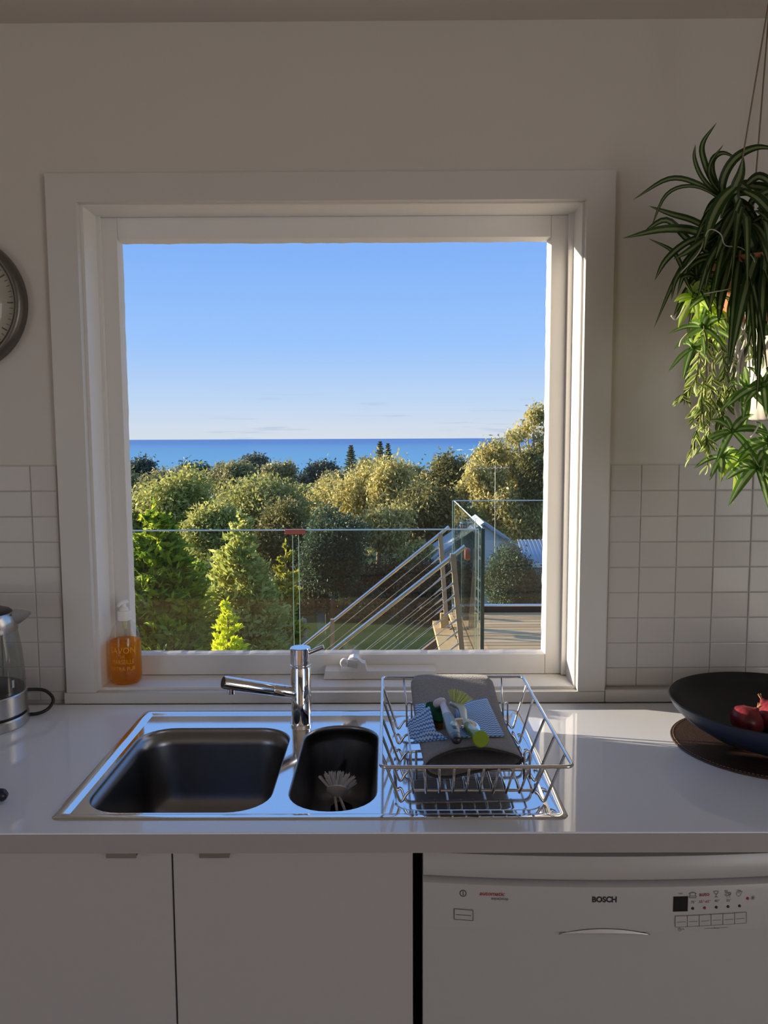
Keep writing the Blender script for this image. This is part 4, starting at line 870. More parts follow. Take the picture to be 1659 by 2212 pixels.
for a in (200, 330, 80):
    a = math.radians(a); obj('hanging_cord', MB().tube([(sr[0]+0.085*math.cos(a), sr[1]+0.085*math.sin(a), sr[2]+0.10), (sr[0]+0.002*math.cos(a), sr[1]+.002*math.sin(a), 2.33), (sr[0], sr[1], 2.392)], 0.0016, 6), 'twine', spd)
def leaf(px_pts, w, y0=-0.25, y1=-0.25, mname='spider', **k):
    y0 += 0.04; y1 = max(y1+0.04, -0.29)
    n = len(px_pts); pts = [Vector(at(p[0], p[1], y0+(y1-y0)*i/(n-1))) for i, p in enumerate(px_pts)]
    return obj_uv('leaf', strap(pts, w, **k), mname, spd)
L = [([(1600, 560), (1520, 505), (1440, 494), (1345, 515)], .019, -.25, -.29), ([(1590, 540), (1510, 482), (1450, 462), (1402, 445)], .014, -.25, -.24), ([(1570, 440), (1510, 398), (1445, 386), (1367, 432)], .012, -.24, -.25),
     ([(1570, 435), (1500, 402), (1440, 420), (1404, 498)], .008, -.25, -.27), ([(1590, 460), (1535, 405), (1512, 375), (1500, 340), (1502, 312)], .010, -.24, -.23), ([(1595, 460), (1545, 400), (1522, 350), (1518, 310), (1548, 265)], .013, -.24, -.22),
     ([(1590, 450), (1540, 395), (1534, 355), (1563, 312)], .009, -.24, -.23), ([(1590, 455), (1548, 398), (1538, 350), (1562, 330), (1600, 347)], .012, -.23, -.23), ([(1575, 460), (1560, 400), (1585, 345), (1635, 318), (1690, 325)], .017, -.25, -.27),
     ([(1598, 455), (1588, 410), (1600, 375), (1606, 338)], .019, -.28, -.31), ([(1560, 500), (1490, 520), (1440, 560), (1414, 606)], .013, -.26, -.29), ([(1560, 540), (1500, 560), (1462, 600), (1450, 650)], .011, -.26, -.28),
     ([(1560, 560), (1490, 520), (1440, 475), (1385, 505)], .015, -.25, -.28), ([(1590, 400), (1560, 430), (1535, 480), (1520, 540)], .022, -.29, -.33), ([(1600, 430), (1580, 480), (1560, 520), (1545, 560)], .016, -.30, -.33),
     ([(1600, 450), (1640, 520), (1670, 600), (1700, 640)], .022, -.28, -.33), ([(1600, 470), (1630, 540), (1660, 640), (1672, 720)], .023, -.29, -.35), ([(1590, 500), (1575, 570), (1558, 640), (1552, 700)], .020, -.28, -.33),
     ([(1600, 500), (1610, 580), (1618, 650), (1612, 720)], .018, -.28, -.34), ([(1610, 500), (1645, 570), (1665, 660), (1660, 700)], .020, -.28, -.33), ([(1580, 460), (1540, 500), (1490, 540), (1455, 560)], .014, -.26, -.30),
     ([(1595, 480), (1560, 520), (1530, 570), (1505, 650)], .015, -.27, -.32), ([(1600, 480), (1575, 540), (1548, 600), (1530, 680)], .017, -.28, -.34), ([(1600, 540), (1592, 620), (1578, 680), (1595, 730)], .017, -.30, -.33),
     ([(1610, 400), (1640, 380), (1670, 400), (1700, 450)], .018, -.25, -.28), ([(1605, 410), (1640, 430), (1680, 480), (1700, 540)], .020, -.27, -.31), ([(1480, 600), (1470, 570), (1450, 540), (1400, 515)], .010, -.26, -.25),
     ([(1500, 640), (1480, 590), (1510, 540), (1550, 510)][::-1], .012, -.26, -.29), ([(1560, 570), (1520, 560), (1480, 590), (1462, 640)], .012, -.26, -.29)]
for p, w, ya, yb in L: leaf(p, w, ya, yb)
for k in range(46):
    a = rl.uniform(0.3, 5.3); b_x, b_y = rl.uniform(1565, 1640), rl.uniform(400, 480); r_ = rl.uniform(90, 175)
    ex, ey = b_x+r_*math.sin(a-2.8)*0.75, b_y-r_*math.cos(a-2.8)*0.9; ya = rl.uniform(-.24, -.20); lift_ = rl.uniform(10, 55)
    if ex < 1440 or ey < 430: continue
    leaf([(b_x, b_y), (b_x+(ex-b_x)*0.35, b_y+(ey-b_y)*0.25-lift_*0.6), (b_x+(ex-b_x)*0.72, b_y+(ey-b_y)*0.62-lift_*0.5), (ex, ey)], rl.uniform(.013, .021), ya-0.02, ya-0.07)
for k in range(120):
    a = rl.uniform(0, 6.283); el = rl.uniform(-0.1, 0.85); ln = rl.uniform(0.16, 0.30); b0_ = Vector((sr[0]-0.02+rl.uniform(-.05, .05), sr[1]+rl.uniform(-.03, .03), sr[2]+0.11+rl.uniform(0, .06)))
    dx, dy = math.cos(a), math.sin(a)
    if dy > 0.35: dy *= 0.45
    h = ln*math.cos(el); v0 = ln*math.sin(el)
    pts = [b0_+Vector((dx*h*s*0.75, dy*h*s*0.75, v0*s*1.1-ln*1.15*s*s)) for s in (0, 0.25, 0.5, 0.75, 1.0)]
    if min(p.x for p in pts) < 0.535 or (pts[-1].x < 0.60 and pts[-1].z < 1.72): continue
    for p in pts: p.y = min(p.y, -0.04)
    obj_uv('leaf', strap(pts, rl.uniform(0.013, 0.023), face=(0.1, -0.7, 0.7)), 'spider', spd)
def runner(px_pts, y0, y1, r=0.0011, m='runner'):
    y0 += 0.05; y1 += 0.05
    n = len(px_pts); pts = smooth_path([Vector(at(p[0], p[1], y0+(y1-y0)*i/(n-1))) for i, p in enumerate(px_pts)], 6); return obj('runner', MB().tube(pts, r, 6), m, spd, True)
runner([(1470, 590), (1510, 545), (1530, 498), (1556, 505), (1567, 530), (1600, 535), (1628, 560), (1625, 595), (1590, 620), (1520, 635)], -.33, -.34)
runner([(1605, 640), (1600, 690), (1610, 730), (1598, 770), (1590, 815)], -.31, -.32, .0022, 'root'); runner([(1606, 650), (1612, 700), (1595, 745), (1596, 790), (1592, 840)], -.32, -.32, .0018, 'root')
runner([(1602, 690), (1592, 730), (1588, 770), (1578, 805)], -.31, -.31, .0016, 'root'); runner([(1632, 690), (1637, 730), (1630, 770), (1634, 800)], -.31, -.32, .0018, 'root'); runner([(1612, 720), (1618, 770), (1620, 815)], -.32, -.33, .0016, 'root')
runner([(1592, 870), (1588, 890), (1602, 915), (1598, 880)], -.31, -.32, .002, 'root'); runner([(1640, 915), (1632, 930), (1622, 945)], -.33, -.33, .002, 'root'); runner([(1480, 660), (1462, 690), (1450, 682)], -.31, -.32, .0016, 'root'); runner([(1485, 720), (1472, 735), (1468, 748)], -.30, -.31, .0016, 'root')
runner([(1660, 960), (1640, 985), (1615, 1000)], -.31, -.32, .0013, 'root'); runner([(1545, 700), (1556, 740), (1553, 757)], -.31, -.31, .0016, 'root')
def rosette(px, py, y, n, ln, mname, seed, spread=1.0, w=0.011, up=0.1):
    r_ = random.Random(seed); c = Vector(at(px, py, y+0.06)); hub = obj('plantlet', MB().lathe([(0.0, -0.006), (0.004, -0.003), (0.0045, 0.002), (0.0, 0.006)], c, 10), mname, spd, True)
    for k in range(n):
        a = 2*math.pi*k/n+r_.uniform(-.3, .3); l_ = ln*r_.uniform(0.7, 1.15); d = Vector((math.cos(a), -0.35+r_.uniform(-.35, .45), math.sin(a)*0.85+up)).normalized()
        pts = [c+d*l_*s*spread+Vector((0, 0, -0.42*l_*s*s)) for s in (0, .3, .6, 1.0)]
        obj_uv('leaf', strap(pts, w*r_.uniform(.8, 1.2), face=(0.0, -0.8, 0.6), n=4, base=0.7), mname, hub, root=spd)
rosette(1519, 706, -.31, 8, .060, 'plantlet', 1, w=.015); rosette(1500, 640, -.30, 9, .050, 'limeleaf', 2, w=.017); rosette(1530, 672, -.28, 9, .050, 'limeleaf', 3, w=.018); rosette(1497, 750, -.30, 7, .050, 'plantlet', 4, w=.012); rosette(1520, 720, -.27, 8, .045, 'limeleaf', 14, w=.016)
rosette(1615, 840, -.32, 9, .075, 'plantlet', 5, w=.015); rosette(1582, 930, -.32, 10, .070, 'plantlet', 6, w=.014); rosette(1560, 985, -.31, 8, .055, 'plantlet', 7, w=.012); rosette(1635, 1005, -.33, 11, .080, 'plantlet', 8, w=.017); rosette(1660, 950, -.32, 10, .080, 'plantlet', 9, w=.017)
rosette(1600, 985, -.30, 9, .060, 'limeleaf', 10, w=.014); rosette(1650, 830, -.34, 8, .070, 'plantlet', 11, w=.016); rosette(1535, 640, -.30, 7, .060, 'plantlet', 12, w=.012); rosette(1505, 600, -.29, 8, .060, 'spider', 13, w=.012)
# ribbed cream planter behind, and its trailing vine
cr_o = (0.808, -0.12, 1.537)
crp = thing('hanging_planter', 'cream ribbed hanging planter at the right edge behind the plantlets', 'planter', cr_o)
obj('planter', MB().lathe([(0.050, 0.0), (0.064, 0.004), (0.070, 0.05), (0.067, 0.12), (0.057, 0.165), (0.059, 0.17), (0.054, 0.17), (0.052, 0.15)], cr_o, 72, rib=0.018, ribn=24), 'cream', crp, True)
for a in (20, 150, 270):
    a = math.radians(a); obj('hanging_cord', MB().tube([(cr_o[0]+.056*math.cos(a), cr_o[1]+.056*math.sin(a), cr_o[2]+.165), (cr_o[0]+0.05, cr_o[1]+0.02, 2.30), (cr_o[0]+.05, cr_o[1]+.02, 2.392)], 0.0012, 6), 'twine', crp)
vn = thing('trailing_vine', 'trailing vine with small cream-edged leaves hanging beside the spider plant', 'plant', (0.60, -0.215, 1.76))
def leafmesh(ln, w, curl, seed):
    mb = strap([Vector((0, 0, 0)), Vector((ln*.35, 0, -curl*.2*ln)), Vector((ln*.7, 0, -curl*.5*ln)), Vector((ln, 0, -curl*ln))], w, fold=0.35, n=3, face=(0, 0, 1), base=0.35)
    me = bpy.data.meshes.new('leaf'); me.from_pydata([tuple(p) for p in mb.v], [], mb.f); l = me.uv_layers.new(name='UVMap'); idx = np.empty(len(me.loops), dtype=np.int32); me.loops.foreach_get('vertex_index', idx)
    l.data.foreach_set('uv', np.array(mb.uv, dtype=np.float32)[idx].ravel()); me.polygons.foreach_set('use_smooth', [True]*len(me.polygons)); return me
LM = {}
for mn in ('vine', 'vine_dark'):
    for k, (ln, w, cu) in enumerate(((.024, .0078, .3), (.019, .0066, .5), (.029, .0082, .4))):
        me = leafmesh(ln, w, cu, k); me.materials.append(M[mn]); LM[mn, k] = me
stems = [([(1520, 700), (1526, 760), (1524, 830), (1518, 880), (1505, 930), (1493, 985)], -.265, 'vine'), ([(1535, 700), (1540, 780), (1535, 860), (1532, 930), (1528, 1005)], -.255, 'vine'), ([(1510, 760), (1508, 800), (1490, 840), (1472, 855)], -.275, 'vine'),
         ([(1555, 740), (1565, 790), (1560, 840), (1548, 870), (1560, 920)], -.235, 'vine_dark'), ([(1545, 720), (1575, 770), (1585, 820), (1570, 860), (1560, 900)], -.225, 'vine_dark'), ([(1530, 790), (1535, 850), (1510, 880), (1500, 900)], -.245, 'vine_dark'), ([(1520, 820), (1515, 870), (1525, 940), (1530, 960)], -.27, 'vine'), ([(1600, 700), (1625, 750), (1650, 770)], -.21, 'vine_dark')]
for pts, yv, mn in stems:
    P = smooth_path([Vector(at(p[0], p[1], yv)) for p in pts], 6); st = obj('stem', MB().tube(P, 0.0011, 6), 'stem', vn, True)
    for i in range(1, len(P), 1):
        for sg in (-1, 1):
            if rl.random() < 0.22: continue
            lo = bpy.data.objects.new('leaf', LM[mn if rl.random() < .85 else ('vine_dark' if mn == 'vine' else 'vine'), rl.randrange(3)]); COL.objects.link(lo); lo.parent = st
            lo.location = P[i]-Vector(ORG[vn.name]); lo.rotation_euler = (rl.uniform(-1.2, 1.2), rl.uniform(0.35, 1.35), rl.uniform(-1.1, 1.1)+(math.pi if sg < 0 else 0)-0.2); s_ = rl.uniform(.8, 1.2); lo.scale = (s_, s_, s_)

# ------------------------------------------------------------ outdoors: ground, sea
M['grass'] = mat('lawn_ground', (0.035, 0.062, 0.016), 0.95, noise_amt=0.5, noise_scale=1.3, spec=0.1)
def gz(x, y):
    z = -3.0 if y < 18 else -3.0-0.10*(y-18)
    return z + 0.25*noise.noise(Vector((x*0.05, y*0.05, 0)))*min(1, max(0, (y-12)/20)) - max(0, (abs(x)-60))*0.0
ys = [-40, -20, -6, 0.3, 4, 8, 11, 14, 17, 20, 25, 32, 40, 52, 66, 85, 110, 150, 210, 300, 420, 600, 720]
xs = [-700, -450, -300, -200, -140, -100, -70, -50, -35, -25, -18, -12, -8, -4, 0, 4, 8, 12, 18, 25, 35, 50, 70, 100, 140, 200, 300, 450, 700]
struct('ground', MB().grid([[(x, y, gz(x, y)) for x in xs] for y in ys]), 'grass', True)
def sea_mat():
    m = bpy.data.materials.new('sea_water'); m.use_nodes = True; nt = m.node_tree; b = nt.nodes['Principled BSDF']; b.inputs['Roughness'].default_value = 0.55; b.inputs['Specular IOR Level'].default_value = 0.12
    g = nd(nt, 'ShaderNodeNewGeometry'); sx = nd(nt, 'ShaderNodeSeparateXYZ'); nt.links.new(g.outputs['Position'], sx.inputs[0])
    r = nd(nt, 'ShaderNodeMapRange'); r.inputs[1].default_value = 1200; r.inputs[2].default_value = 9000; nt.links.new(sx.outputs[1], r.inputs[0])
    mp_ = nd(nt, 'ShaderNodeMapping'); mp_.inputs['Scale'].default_value = (0.0012, 0.006, 1); nt.links.new(g.outputs['Position'], mp_.inputs[0])
    n = nd(nt, 'ShaderNodeTexNoise'); n.inputs['Detail'].default_value = 5; nt.links.new(mp_.outputs[0], n.inputs['Vector'])
    a = nd(nt, 'ShaderNodeMath', operation='MULTIPLY_ADD'); a.inputs[1].default_value = 0.5; a.inputs[2].default_value = -0.25; nt.links.new(n.outputs[0], a.inputs[0])
    s = nd(nt, 'ShaderNodeMath', operation='ADD', use_clamp=True); nt.links.new(r.outputs[0], s.inputs[0]); nt.links.new(a.outputs[0], s.inputs[1])
    mx = nd(nt, 'ShaderNodeMix', data_type='RGBA'); mx.inputs[6].default_value = (0.125, 0.345, 0.50, 1); mx.inputs[7].default_value = (0.072, 0.19, 0.42, 1)
    nt.links.new(s.outputs[0], mx.inputs['Factor']); nt.links.new(mx.outputs[2], b.inputs['Base Color']); return m
M['sea'] = sea_mat()
struct('sea', MB().add([(-40000, 560, -60), (40000, 560, -60), (40000, 30000, -60), (-40000, 30000, -60)], [(0, 1, 2, 3)]), 'sea')
M['foam'] = mat('white_foam', (0.85, 0.87, 0.90), 0.8); M['rock'] = mat('reef_rock', (0.16, 0.13, 0.12), 0.9, noise_amt=0.3)
for px, w, lab in ((1025, 24, 'white breaking wave far out on the blue sea, nearer the gum tree'), (994, 14, 'small white wave crest far out on the sea, left of the larger one')):
    c = Vector(atz(px, 971.5 if px > 1000 else 972, -60)); s = c.y/1705
    t = thing('breaking_wave', lab, 'wave', tuple(c)); P = []
    for i in range(13):
        u = i/12*2-1; P.append([(c.x+u*w/2*s, c.y-60, -60), (c.x+u*w/2*s, c.y-10, -60+s*(1.0+1.8*abs(noise.noise(Vector((u*4, px, 0)))))*(1-u*u)+0.2), (c.x+u*w/2*s, c.y+60, -60)])
    obj('crest', MB().grid(P), 'foam', t, True)
    if px > 1000:
        obj('reef', MB().lathe([(3.5*s, 0), (2.6*s, 1.0*s), (1.2*s, 1.9*s), (0, 2.1*s)], (c.x+8*s, c.y+20, -60), 9), 'rock', t)

# ------------------------------------------------------------ trees
NPR = np.random.default_rng(7)
def quads_obj(name, C, D, S, ln, wd, m, parent, root):
    """one leaf-shaped quad per row: centre C, long axis D, side axis S"""
    n = len(C); D = D/np.linalg.norm(D, axis=1, keepdims=True); S = S-D*(S*D).sum(1, keepdims=True); S = S/np.maximum(np.linalg.norm(S, axis=1, keepdims=True), 1e-6)
    l = ln[:, None]*0.5; w = wd[:, None]*0.5
    V = np.stack([C-D*l, C-D*l*0.1+S*w, C+D*l, C-D*l*0.1-S*w], 1).reshape(-1, 3) - np.array(ORG[root.name])
    me = bpy.data.meshes.new(name); me.vertices.add(4*n); me.vertices.foreach_set('co', V.astype(np.float32).ravel())
    me.loops.add(4*n); me.loops.foreach_set('vertex_index', np.arange(4*n, dtype=np.int32)); me.polygons.add(n)
    me.polygons.foreach_set('loop_start', np.arange(0, 4*n, 4, dtype=np.int32)); me.polygons.foreach_set('loop_total', np.full(n, 4, dtype=np.int32)); me.update(); me.validate()
    me.materials.append(M[m]); o = bpy.data.objects.new(name, me); COL.objects.link(o); o.parent = parent; o['kind'] = 'stuff'; ORG[o.name] = ORG[root.name]; return o
def sph(n):
    v = NPR.normal(size=(n, 3)); return v/np.linalg.norm(v, axis=1, keepdims=True)
def broad_n(n): return int(n*1.7)
def broad(name, label, x, y, ztop, rx, rz, m, leaf_, n, clumps=16, seed=0, trunk='bark', droop=0.0, group=None, base=None, shape=None, flat=1.0, limbs=6):
    """broad-crowned tree: crown of many leaf clumps centred (x, y), top at ztop"""
    global NPR
    n = broad_n(n); leaf_ *= 0.74; ztop -= 0.10*rx+leaf_*0.5
    NPR = np.random.default_rng(seed+100); zc = ztop-rz; b = base if base is not None else gz(x, y)
    t = thing(name, label, 'tree', (x, y, b), group)
    if shape is None:
        d = sph(clumps); d[:, 2] *= 0.9; rr = NPR.uniform(0.40, 0.80, clumps)[:, None]
        cc = np.array([x, y, zc])+d*rr*np.array([rx, rx*0.8, rz]); cr2 = NPR.uniform(0.24, 0.46, clumps)*rx
        cc = np.vstack([cc, [[x, y, zc]]]); cr2 = np.append(cr2, rx*0.55)
    else:
        cc = np.array([s[:3] for s in shape]); cr2 = np.array([s[3] for s in shape])*0.78
    w = cr2**2; idx = NPR.choice(len(cc), n, p=w/w.sum()); dr = sph(n); rad = cr2[idx]*(NPR.uniform(0.0, 1.0, n)**0.30)*NPR.uniform(0.92, 1.12, n)
    sc_ = np.array([1.0, 1.0, flat*min(1.3, max(0.75, rz/rx))])
    lump = 1+0.22*np.sin(dr[:, 0]*5+idx*1.7)*np.sin(dr[:, 2]*6+idx)+0.18*np.sin(dr[:, 1]*9+idx*2.3)
    C = cc[idx]+dr*(rad*lump)[:, None]*sc_+NPR.normal(size=(n, 3))*leaf_*0.9
    D = sph(n)+dr*0.5; D[:, 2] -= droop; S = sph(n)
    L = leaf_*NPR.uniform(0.6, 1.35, n); quads_obj('foliage', C, D, S, L, L*0.40, m, t, t)
    mb = MB(); rt = max(0.05, rx*0.055); mb.tube([(x, y, b-0.1), (x+rx*0.04, y, b+(zc-b)*0.5), (x, y, zc)], [rt*1.3, rt, rt*0.6], 8); obj('trunk', mb, trunk, t, True)
    lb = NPR.choice(len(cc), min(limbs, len(cc)), replace=False)
    for i in lb:
        p = Vector(cc[i]); q_ = Vector((x, y, b+(zc-b)*0.75)); obj('branch', MB().tube(smooth_path([q_, q_.lerp(p, 0.5)+Vector((0, 0, -0.08*rx)), p], 4), [rt*0.5]*5+[rt*0.4, rt*0.3, rt*0.2, rt*0.12], 6), trunk, t, True)
    return t
def conifer(name, label, x, y, ztop, rb, b, m, leaf_, n, seed, droop=0.15, up=0.55, power=0.8, group=None):
    """feathery conifer: sprays radiating from a stem, dense, pointed top"""
    global NPR
    NPR = np.random.default_rng(seed+500); H = ztop-b; t = thing(name, label, 'tree', (x, y, b), group)
    nb = int(n/55); hs = 1-NPR.uniform(0, 1, nb)**0.62; az = NPR.uniform(0, 6.283, nb); Lb = rb*((1-hs)**power+0.03)*NPR.uniform(0.7, 1.15, nb)
    k = NPR.integers(0, nb, n); s = NPR.uniform(0.15, 1.0, n)**0.6; dirh = np.stack([np.cos(az[k]), np.sin(az[k]), np.zeros(n)], 1)
    C = np.array([x, y, 0])+dirh*(Lb[k]*s)[:, None]; C[:, 2] = b+hs[k]*H*0.97+Lb[k]*s*up-Lb[k]*s*s*droop
    fan = NPR.normal(size=(n, 3))*0.16*Lb[k][:, None]; C += fan*np.array([1, 1, 0.6])*s[:, None]
    D = dirh*0.7+NPR.normal(size=(n, 3))*0.45; D[:, 2] += up*0.9; S = sph(n); L = leaf_*NPR.uniform(0.6, 1.4, n)
    C = np.vstack([C, np.array([[x, y, ztop-leaf_*q_*0.35] for q_ in range(40)])]); D = np.vstack([D, np.tile([0.05, 0, 1.0], (40, 1))+NPR.normal(size=(40, 3))*0.35]); S = np.vstack([S, sph(40)]); L = np.append(L, np.full(40, leaf_))
    quads_obj('foliage', C, D, S, L, L*0.34, m, t, t)
    obj('trunk', MB().tube([(x, y, b-0.1), (x, y, b+H*0.9)], [max(0.04, rb*0.07), 0.012], 8), 'bark', t, True); return t
M['bark'] = mat('grey_brown_bark', (0.20, 0.15, 0.11), 0.9, noise_amt=0.3, noise_scale=6, bump=0.4, bump_scale=30); M['bark_pale'] = mat('pale_gum_bark', (0.42, 0.33, 0.26), 0.85, noise_amt=0.25, noise_scale=4)
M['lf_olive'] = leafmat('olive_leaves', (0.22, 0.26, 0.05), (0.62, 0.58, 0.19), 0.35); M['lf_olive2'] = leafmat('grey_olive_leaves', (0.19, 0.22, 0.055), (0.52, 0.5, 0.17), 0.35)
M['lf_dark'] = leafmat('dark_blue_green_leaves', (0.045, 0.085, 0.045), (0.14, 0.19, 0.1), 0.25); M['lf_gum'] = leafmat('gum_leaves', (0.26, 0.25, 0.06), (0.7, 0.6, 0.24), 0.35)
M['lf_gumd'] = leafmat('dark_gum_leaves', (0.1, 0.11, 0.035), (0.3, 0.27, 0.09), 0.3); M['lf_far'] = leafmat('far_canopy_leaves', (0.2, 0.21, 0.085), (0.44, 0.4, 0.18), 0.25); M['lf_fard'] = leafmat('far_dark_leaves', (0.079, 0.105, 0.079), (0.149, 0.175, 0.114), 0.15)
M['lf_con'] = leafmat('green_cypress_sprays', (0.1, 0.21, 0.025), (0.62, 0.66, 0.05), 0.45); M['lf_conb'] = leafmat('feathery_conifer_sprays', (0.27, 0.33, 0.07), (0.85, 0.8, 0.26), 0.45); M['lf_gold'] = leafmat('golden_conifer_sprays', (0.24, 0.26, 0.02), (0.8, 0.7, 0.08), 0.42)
M['lf_yel'] = leafmat('bright_yellow_green_sprays', (0.7, 0.78, 0.02), (0.98, 0.95, 0.06), 0.55); M['lf_pine'] = leafmat('far_pine_needles', (0.1, 0.13, 0.075), (0.21, 0.23, 0.13), 0.15); M['lf_under'] = leafmat('shaded_understorey_leaves', (0.05, 0.045, 0.022), (0.15, 0.115, 0.06), 0.2)  # understorey brown is the shade under the trees, put into the leaf colour
def T(px, py, Y): return tuple(float(v) for v in at(px, py, Y))
# front row of conifers and shrubs below the deck
def con(px, py, Y, base_px, halfpx, label, m, leaf_, n, seed, name='conifer', **k):
    p = T(px, py, Y); q_ = T(px, base_px, Y); r = halfpx*(Y+1.78)/1705; conifer(name, label, p[0], Y, p[2], r, max(q_[2], gz(p[0], Y)), m, leaf_, n, seed, **k)
con(332, 1083, 10.0, 1560, 150, 'wide green cypress with yellow-green tips at the left edge of the view', 'lf_con', 0.17, 26000, 1, power=0.62, droop=0.35, up=0.5)
con(519, 1098, 11.0, 1540, 112, 'feathery pale green conifer with pointed top in the middle of the garden', 'lf_conb', 0.13, 26000, 3, power=0.62, droop=0.25)
con(617, 1168, 12.0, 1500, 46, 'slim golden conifer beside the seam in the glass balustrade', 'lf_gold', 0.12, 9000, 4, power=0.5)
con(492, 1292, 8.2, 1500, 42, 'small bright yellow-green shrub low in front of the feathery conifer', 'lf_yel', 0.085, 6000, 5, name='shrub', power=0.45)
con(400, 1200, 13.6, 1600, 120, 'dark green bushy conifer between the cypress and the feathery conifer', 'lf_con', 0.14, 14000, 6, power=0.5, droop=0.4)
con(570, 1300, 12.2, 1520, 60, 'low dark green conifer below the golden one', 'lf_con', 0.12, 7000, 8, power=0.5, droop=0.3)
def br(px, py, Y, rpx, rzpx, label, m, leaf_, n, seed, name='tree', **k):
    p = T(px, py, Y); s = (Y+1.78)/1705; broad(name, label, p[0], Y, p[2], rpx*s, rzpx*s, m, leaf_, n, seed=seed, **k)
br(715, 1055, 18.0, 80, 125, 'dense dark blue-green rounded shrub tree behind the balustrade', 'lf_dark', 0.13, 20000, 11, clumps=26)
br(372, 1003, 24.0, 108, 95, 'rounded olive-green tree behind the cypress at the left', 'lf_olive', 0.22, 18000, 12, clumps=24)
br(560, 1005, 27.0, 125, 105, 'broad olive-green tree behind the feathery conifer', 'lf_olive2', 0.22, 22000, 13, clumps=28)
br(470, 1060, 20.0, 70, 75, 'smaller pale olive tree between the two larger olive trees', 'lf_olive', 0.18, 11000, 14, clumps=18)
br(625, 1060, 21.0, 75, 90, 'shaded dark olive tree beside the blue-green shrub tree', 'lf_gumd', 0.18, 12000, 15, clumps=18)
br(735, 1003, 33.0, 80, 70, 'yellow-olive gum tree behind the dark rounded shrub tree', 'lf_gum', 0.25, 12000, 16, clumps=20, droop=0.6)
br(815, 985, 30.0, 90, 100, 'tall olive gum tree in the centre of the view', 'lf_gum', 0.24, 17000, 17, clumps=24, droop=0.7)
br(868, 977, 26.5, 72, 110, 'light gum tree with drooping leaves just right of centre', 'lf_gum', 0.22, 14000, 18, clumps=20, droop=0.8)
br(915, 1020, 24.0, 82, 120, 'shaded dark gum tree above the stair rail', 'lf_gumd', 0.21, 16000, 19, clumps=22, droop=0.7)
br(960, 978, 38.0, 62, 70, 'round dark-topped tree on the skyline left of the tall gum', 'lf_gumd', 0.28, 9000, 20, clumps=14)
br(840, 1075, 22.0, 60, 60, 'low pale gum foliage in front of the shaded gum', 'lf_gum', 0.19, 8000, 21, clumps=12, droop=0.8)
br(905, 1150, 20.0, 38, 45, 'small light-leaved sapling behind the upper stair rail', 'lf_gum', 0.17, 3500, 22, clumps=8, droop=0.8)
# tall gum at the right with an open crown
def cl(px, py, Y, rpx): p = T(px, py, Y); return (*p, rpx*(Y+1.78)/1705)
GY = 24.0
gs = [cl(1152, 900, GY, 13), cl(1138, 925, GY+.5, 12), cl(1170, 893, GY, 17), cl(1118, 940, GY, 13), cl(1103, 948, GY-.5, 10), cl(1166, 938, GY, 10), cl(1065, 985, GY, 32), cl(1040, 1000, GY, 26), cl(1095, 1000, GY+1, 34), cl(1030, 1030, GY-1, 28), cl(1070, 1035, GY-1, 30),
      cl(1120, 1020, GY, 30), cl(1150, 1000, GY+.5, 34), cl(1180, 980, GY, 34), cl(1010, 1060, GY, 24), cl(1050, 1075, GY-1, 30), cl(1095, 1085, GY-1.5, 34), cl(1140, 1075, GY-1, 34), cl(1170, 1050, GY-1, 30), cl(1120, 1130, GY-1.5, 34), cl(1160, 1130, GY-1.5, 32), cl(1075, 1120, GY-1, 26), cl(1190, 1100, GY, 40), cl(1210, 1010, GY, 40)]
pg = T(1120, 900, GY)
broad('gum_tree', 'tall open-crowned gum tree with pale branches at the right of the view', pg[0]+0.6, GY, pg[2], 2.4, 2.6, 'lf_gum', 0.19, 19000, seed=30, trunk='bark_pale', shape=gs, droop=0.8, limbs=14)
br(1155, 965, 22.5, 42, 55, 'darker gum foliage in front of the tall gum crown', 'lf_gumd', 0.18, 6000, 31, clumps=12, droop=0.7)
# the same belt of trees goes on beyond both edges of the window
for i, (px, py, Y, r1, lab, m_) in enumerate(((195, 1010, 26, 105, 'olive tree just beyond the left edge of the window view', 'lf_olive'), (60, 1015, 25, 115, 'second olive tree past the left edge of the window view', 'lf_olive2'), (-110, 1010, 26, 125, 'third olive tree past the left edge of the window view', 'lf_olive'), (120, 1120, 13, 100, 'green shrub tree low beyond the left window edge', 'lf_con'),
    (1290, 985, 27, 110, 'gum tree just beyond the right edge of the window view', 'lf_gum'), (1420, 1000, 26, 115, 'second gum past the right edge of the window view', 'lf_gumd'), (1580, 1005, 27, 125, 'third gum past the right edge of the window view', 'lf_gum'), (1330, 1130, 15, 90, 'dark shrub low beyond the right window edge', 'lf_dark'))):
    br(px, py, Y, r1, r1*0.95, lab, m_, 0.21, 8000, 120+i, clumps=20, group='trees beyond the window edges')
# understorey filling the slope behind the lawn
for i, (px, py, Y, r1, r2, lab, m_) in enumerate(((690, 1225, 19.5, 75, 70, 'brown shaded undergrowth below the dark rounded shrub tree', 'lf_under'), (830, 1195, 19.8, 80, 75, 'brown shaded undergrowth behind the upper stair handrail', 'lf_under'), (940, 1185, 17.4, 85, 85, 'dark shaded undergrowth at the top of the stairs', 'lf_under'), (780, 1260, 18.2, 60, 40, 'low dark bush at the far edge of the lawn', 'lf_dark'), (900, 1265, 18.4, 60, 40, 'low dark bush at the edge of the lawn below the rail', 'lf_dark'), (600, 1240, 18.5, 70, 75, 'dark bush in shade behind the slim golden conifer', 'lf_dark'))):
    br(px, py, Y, r1, r2, lab, m_, 0.16, 6500, 40+i, name='undergrowth', clumps=14)
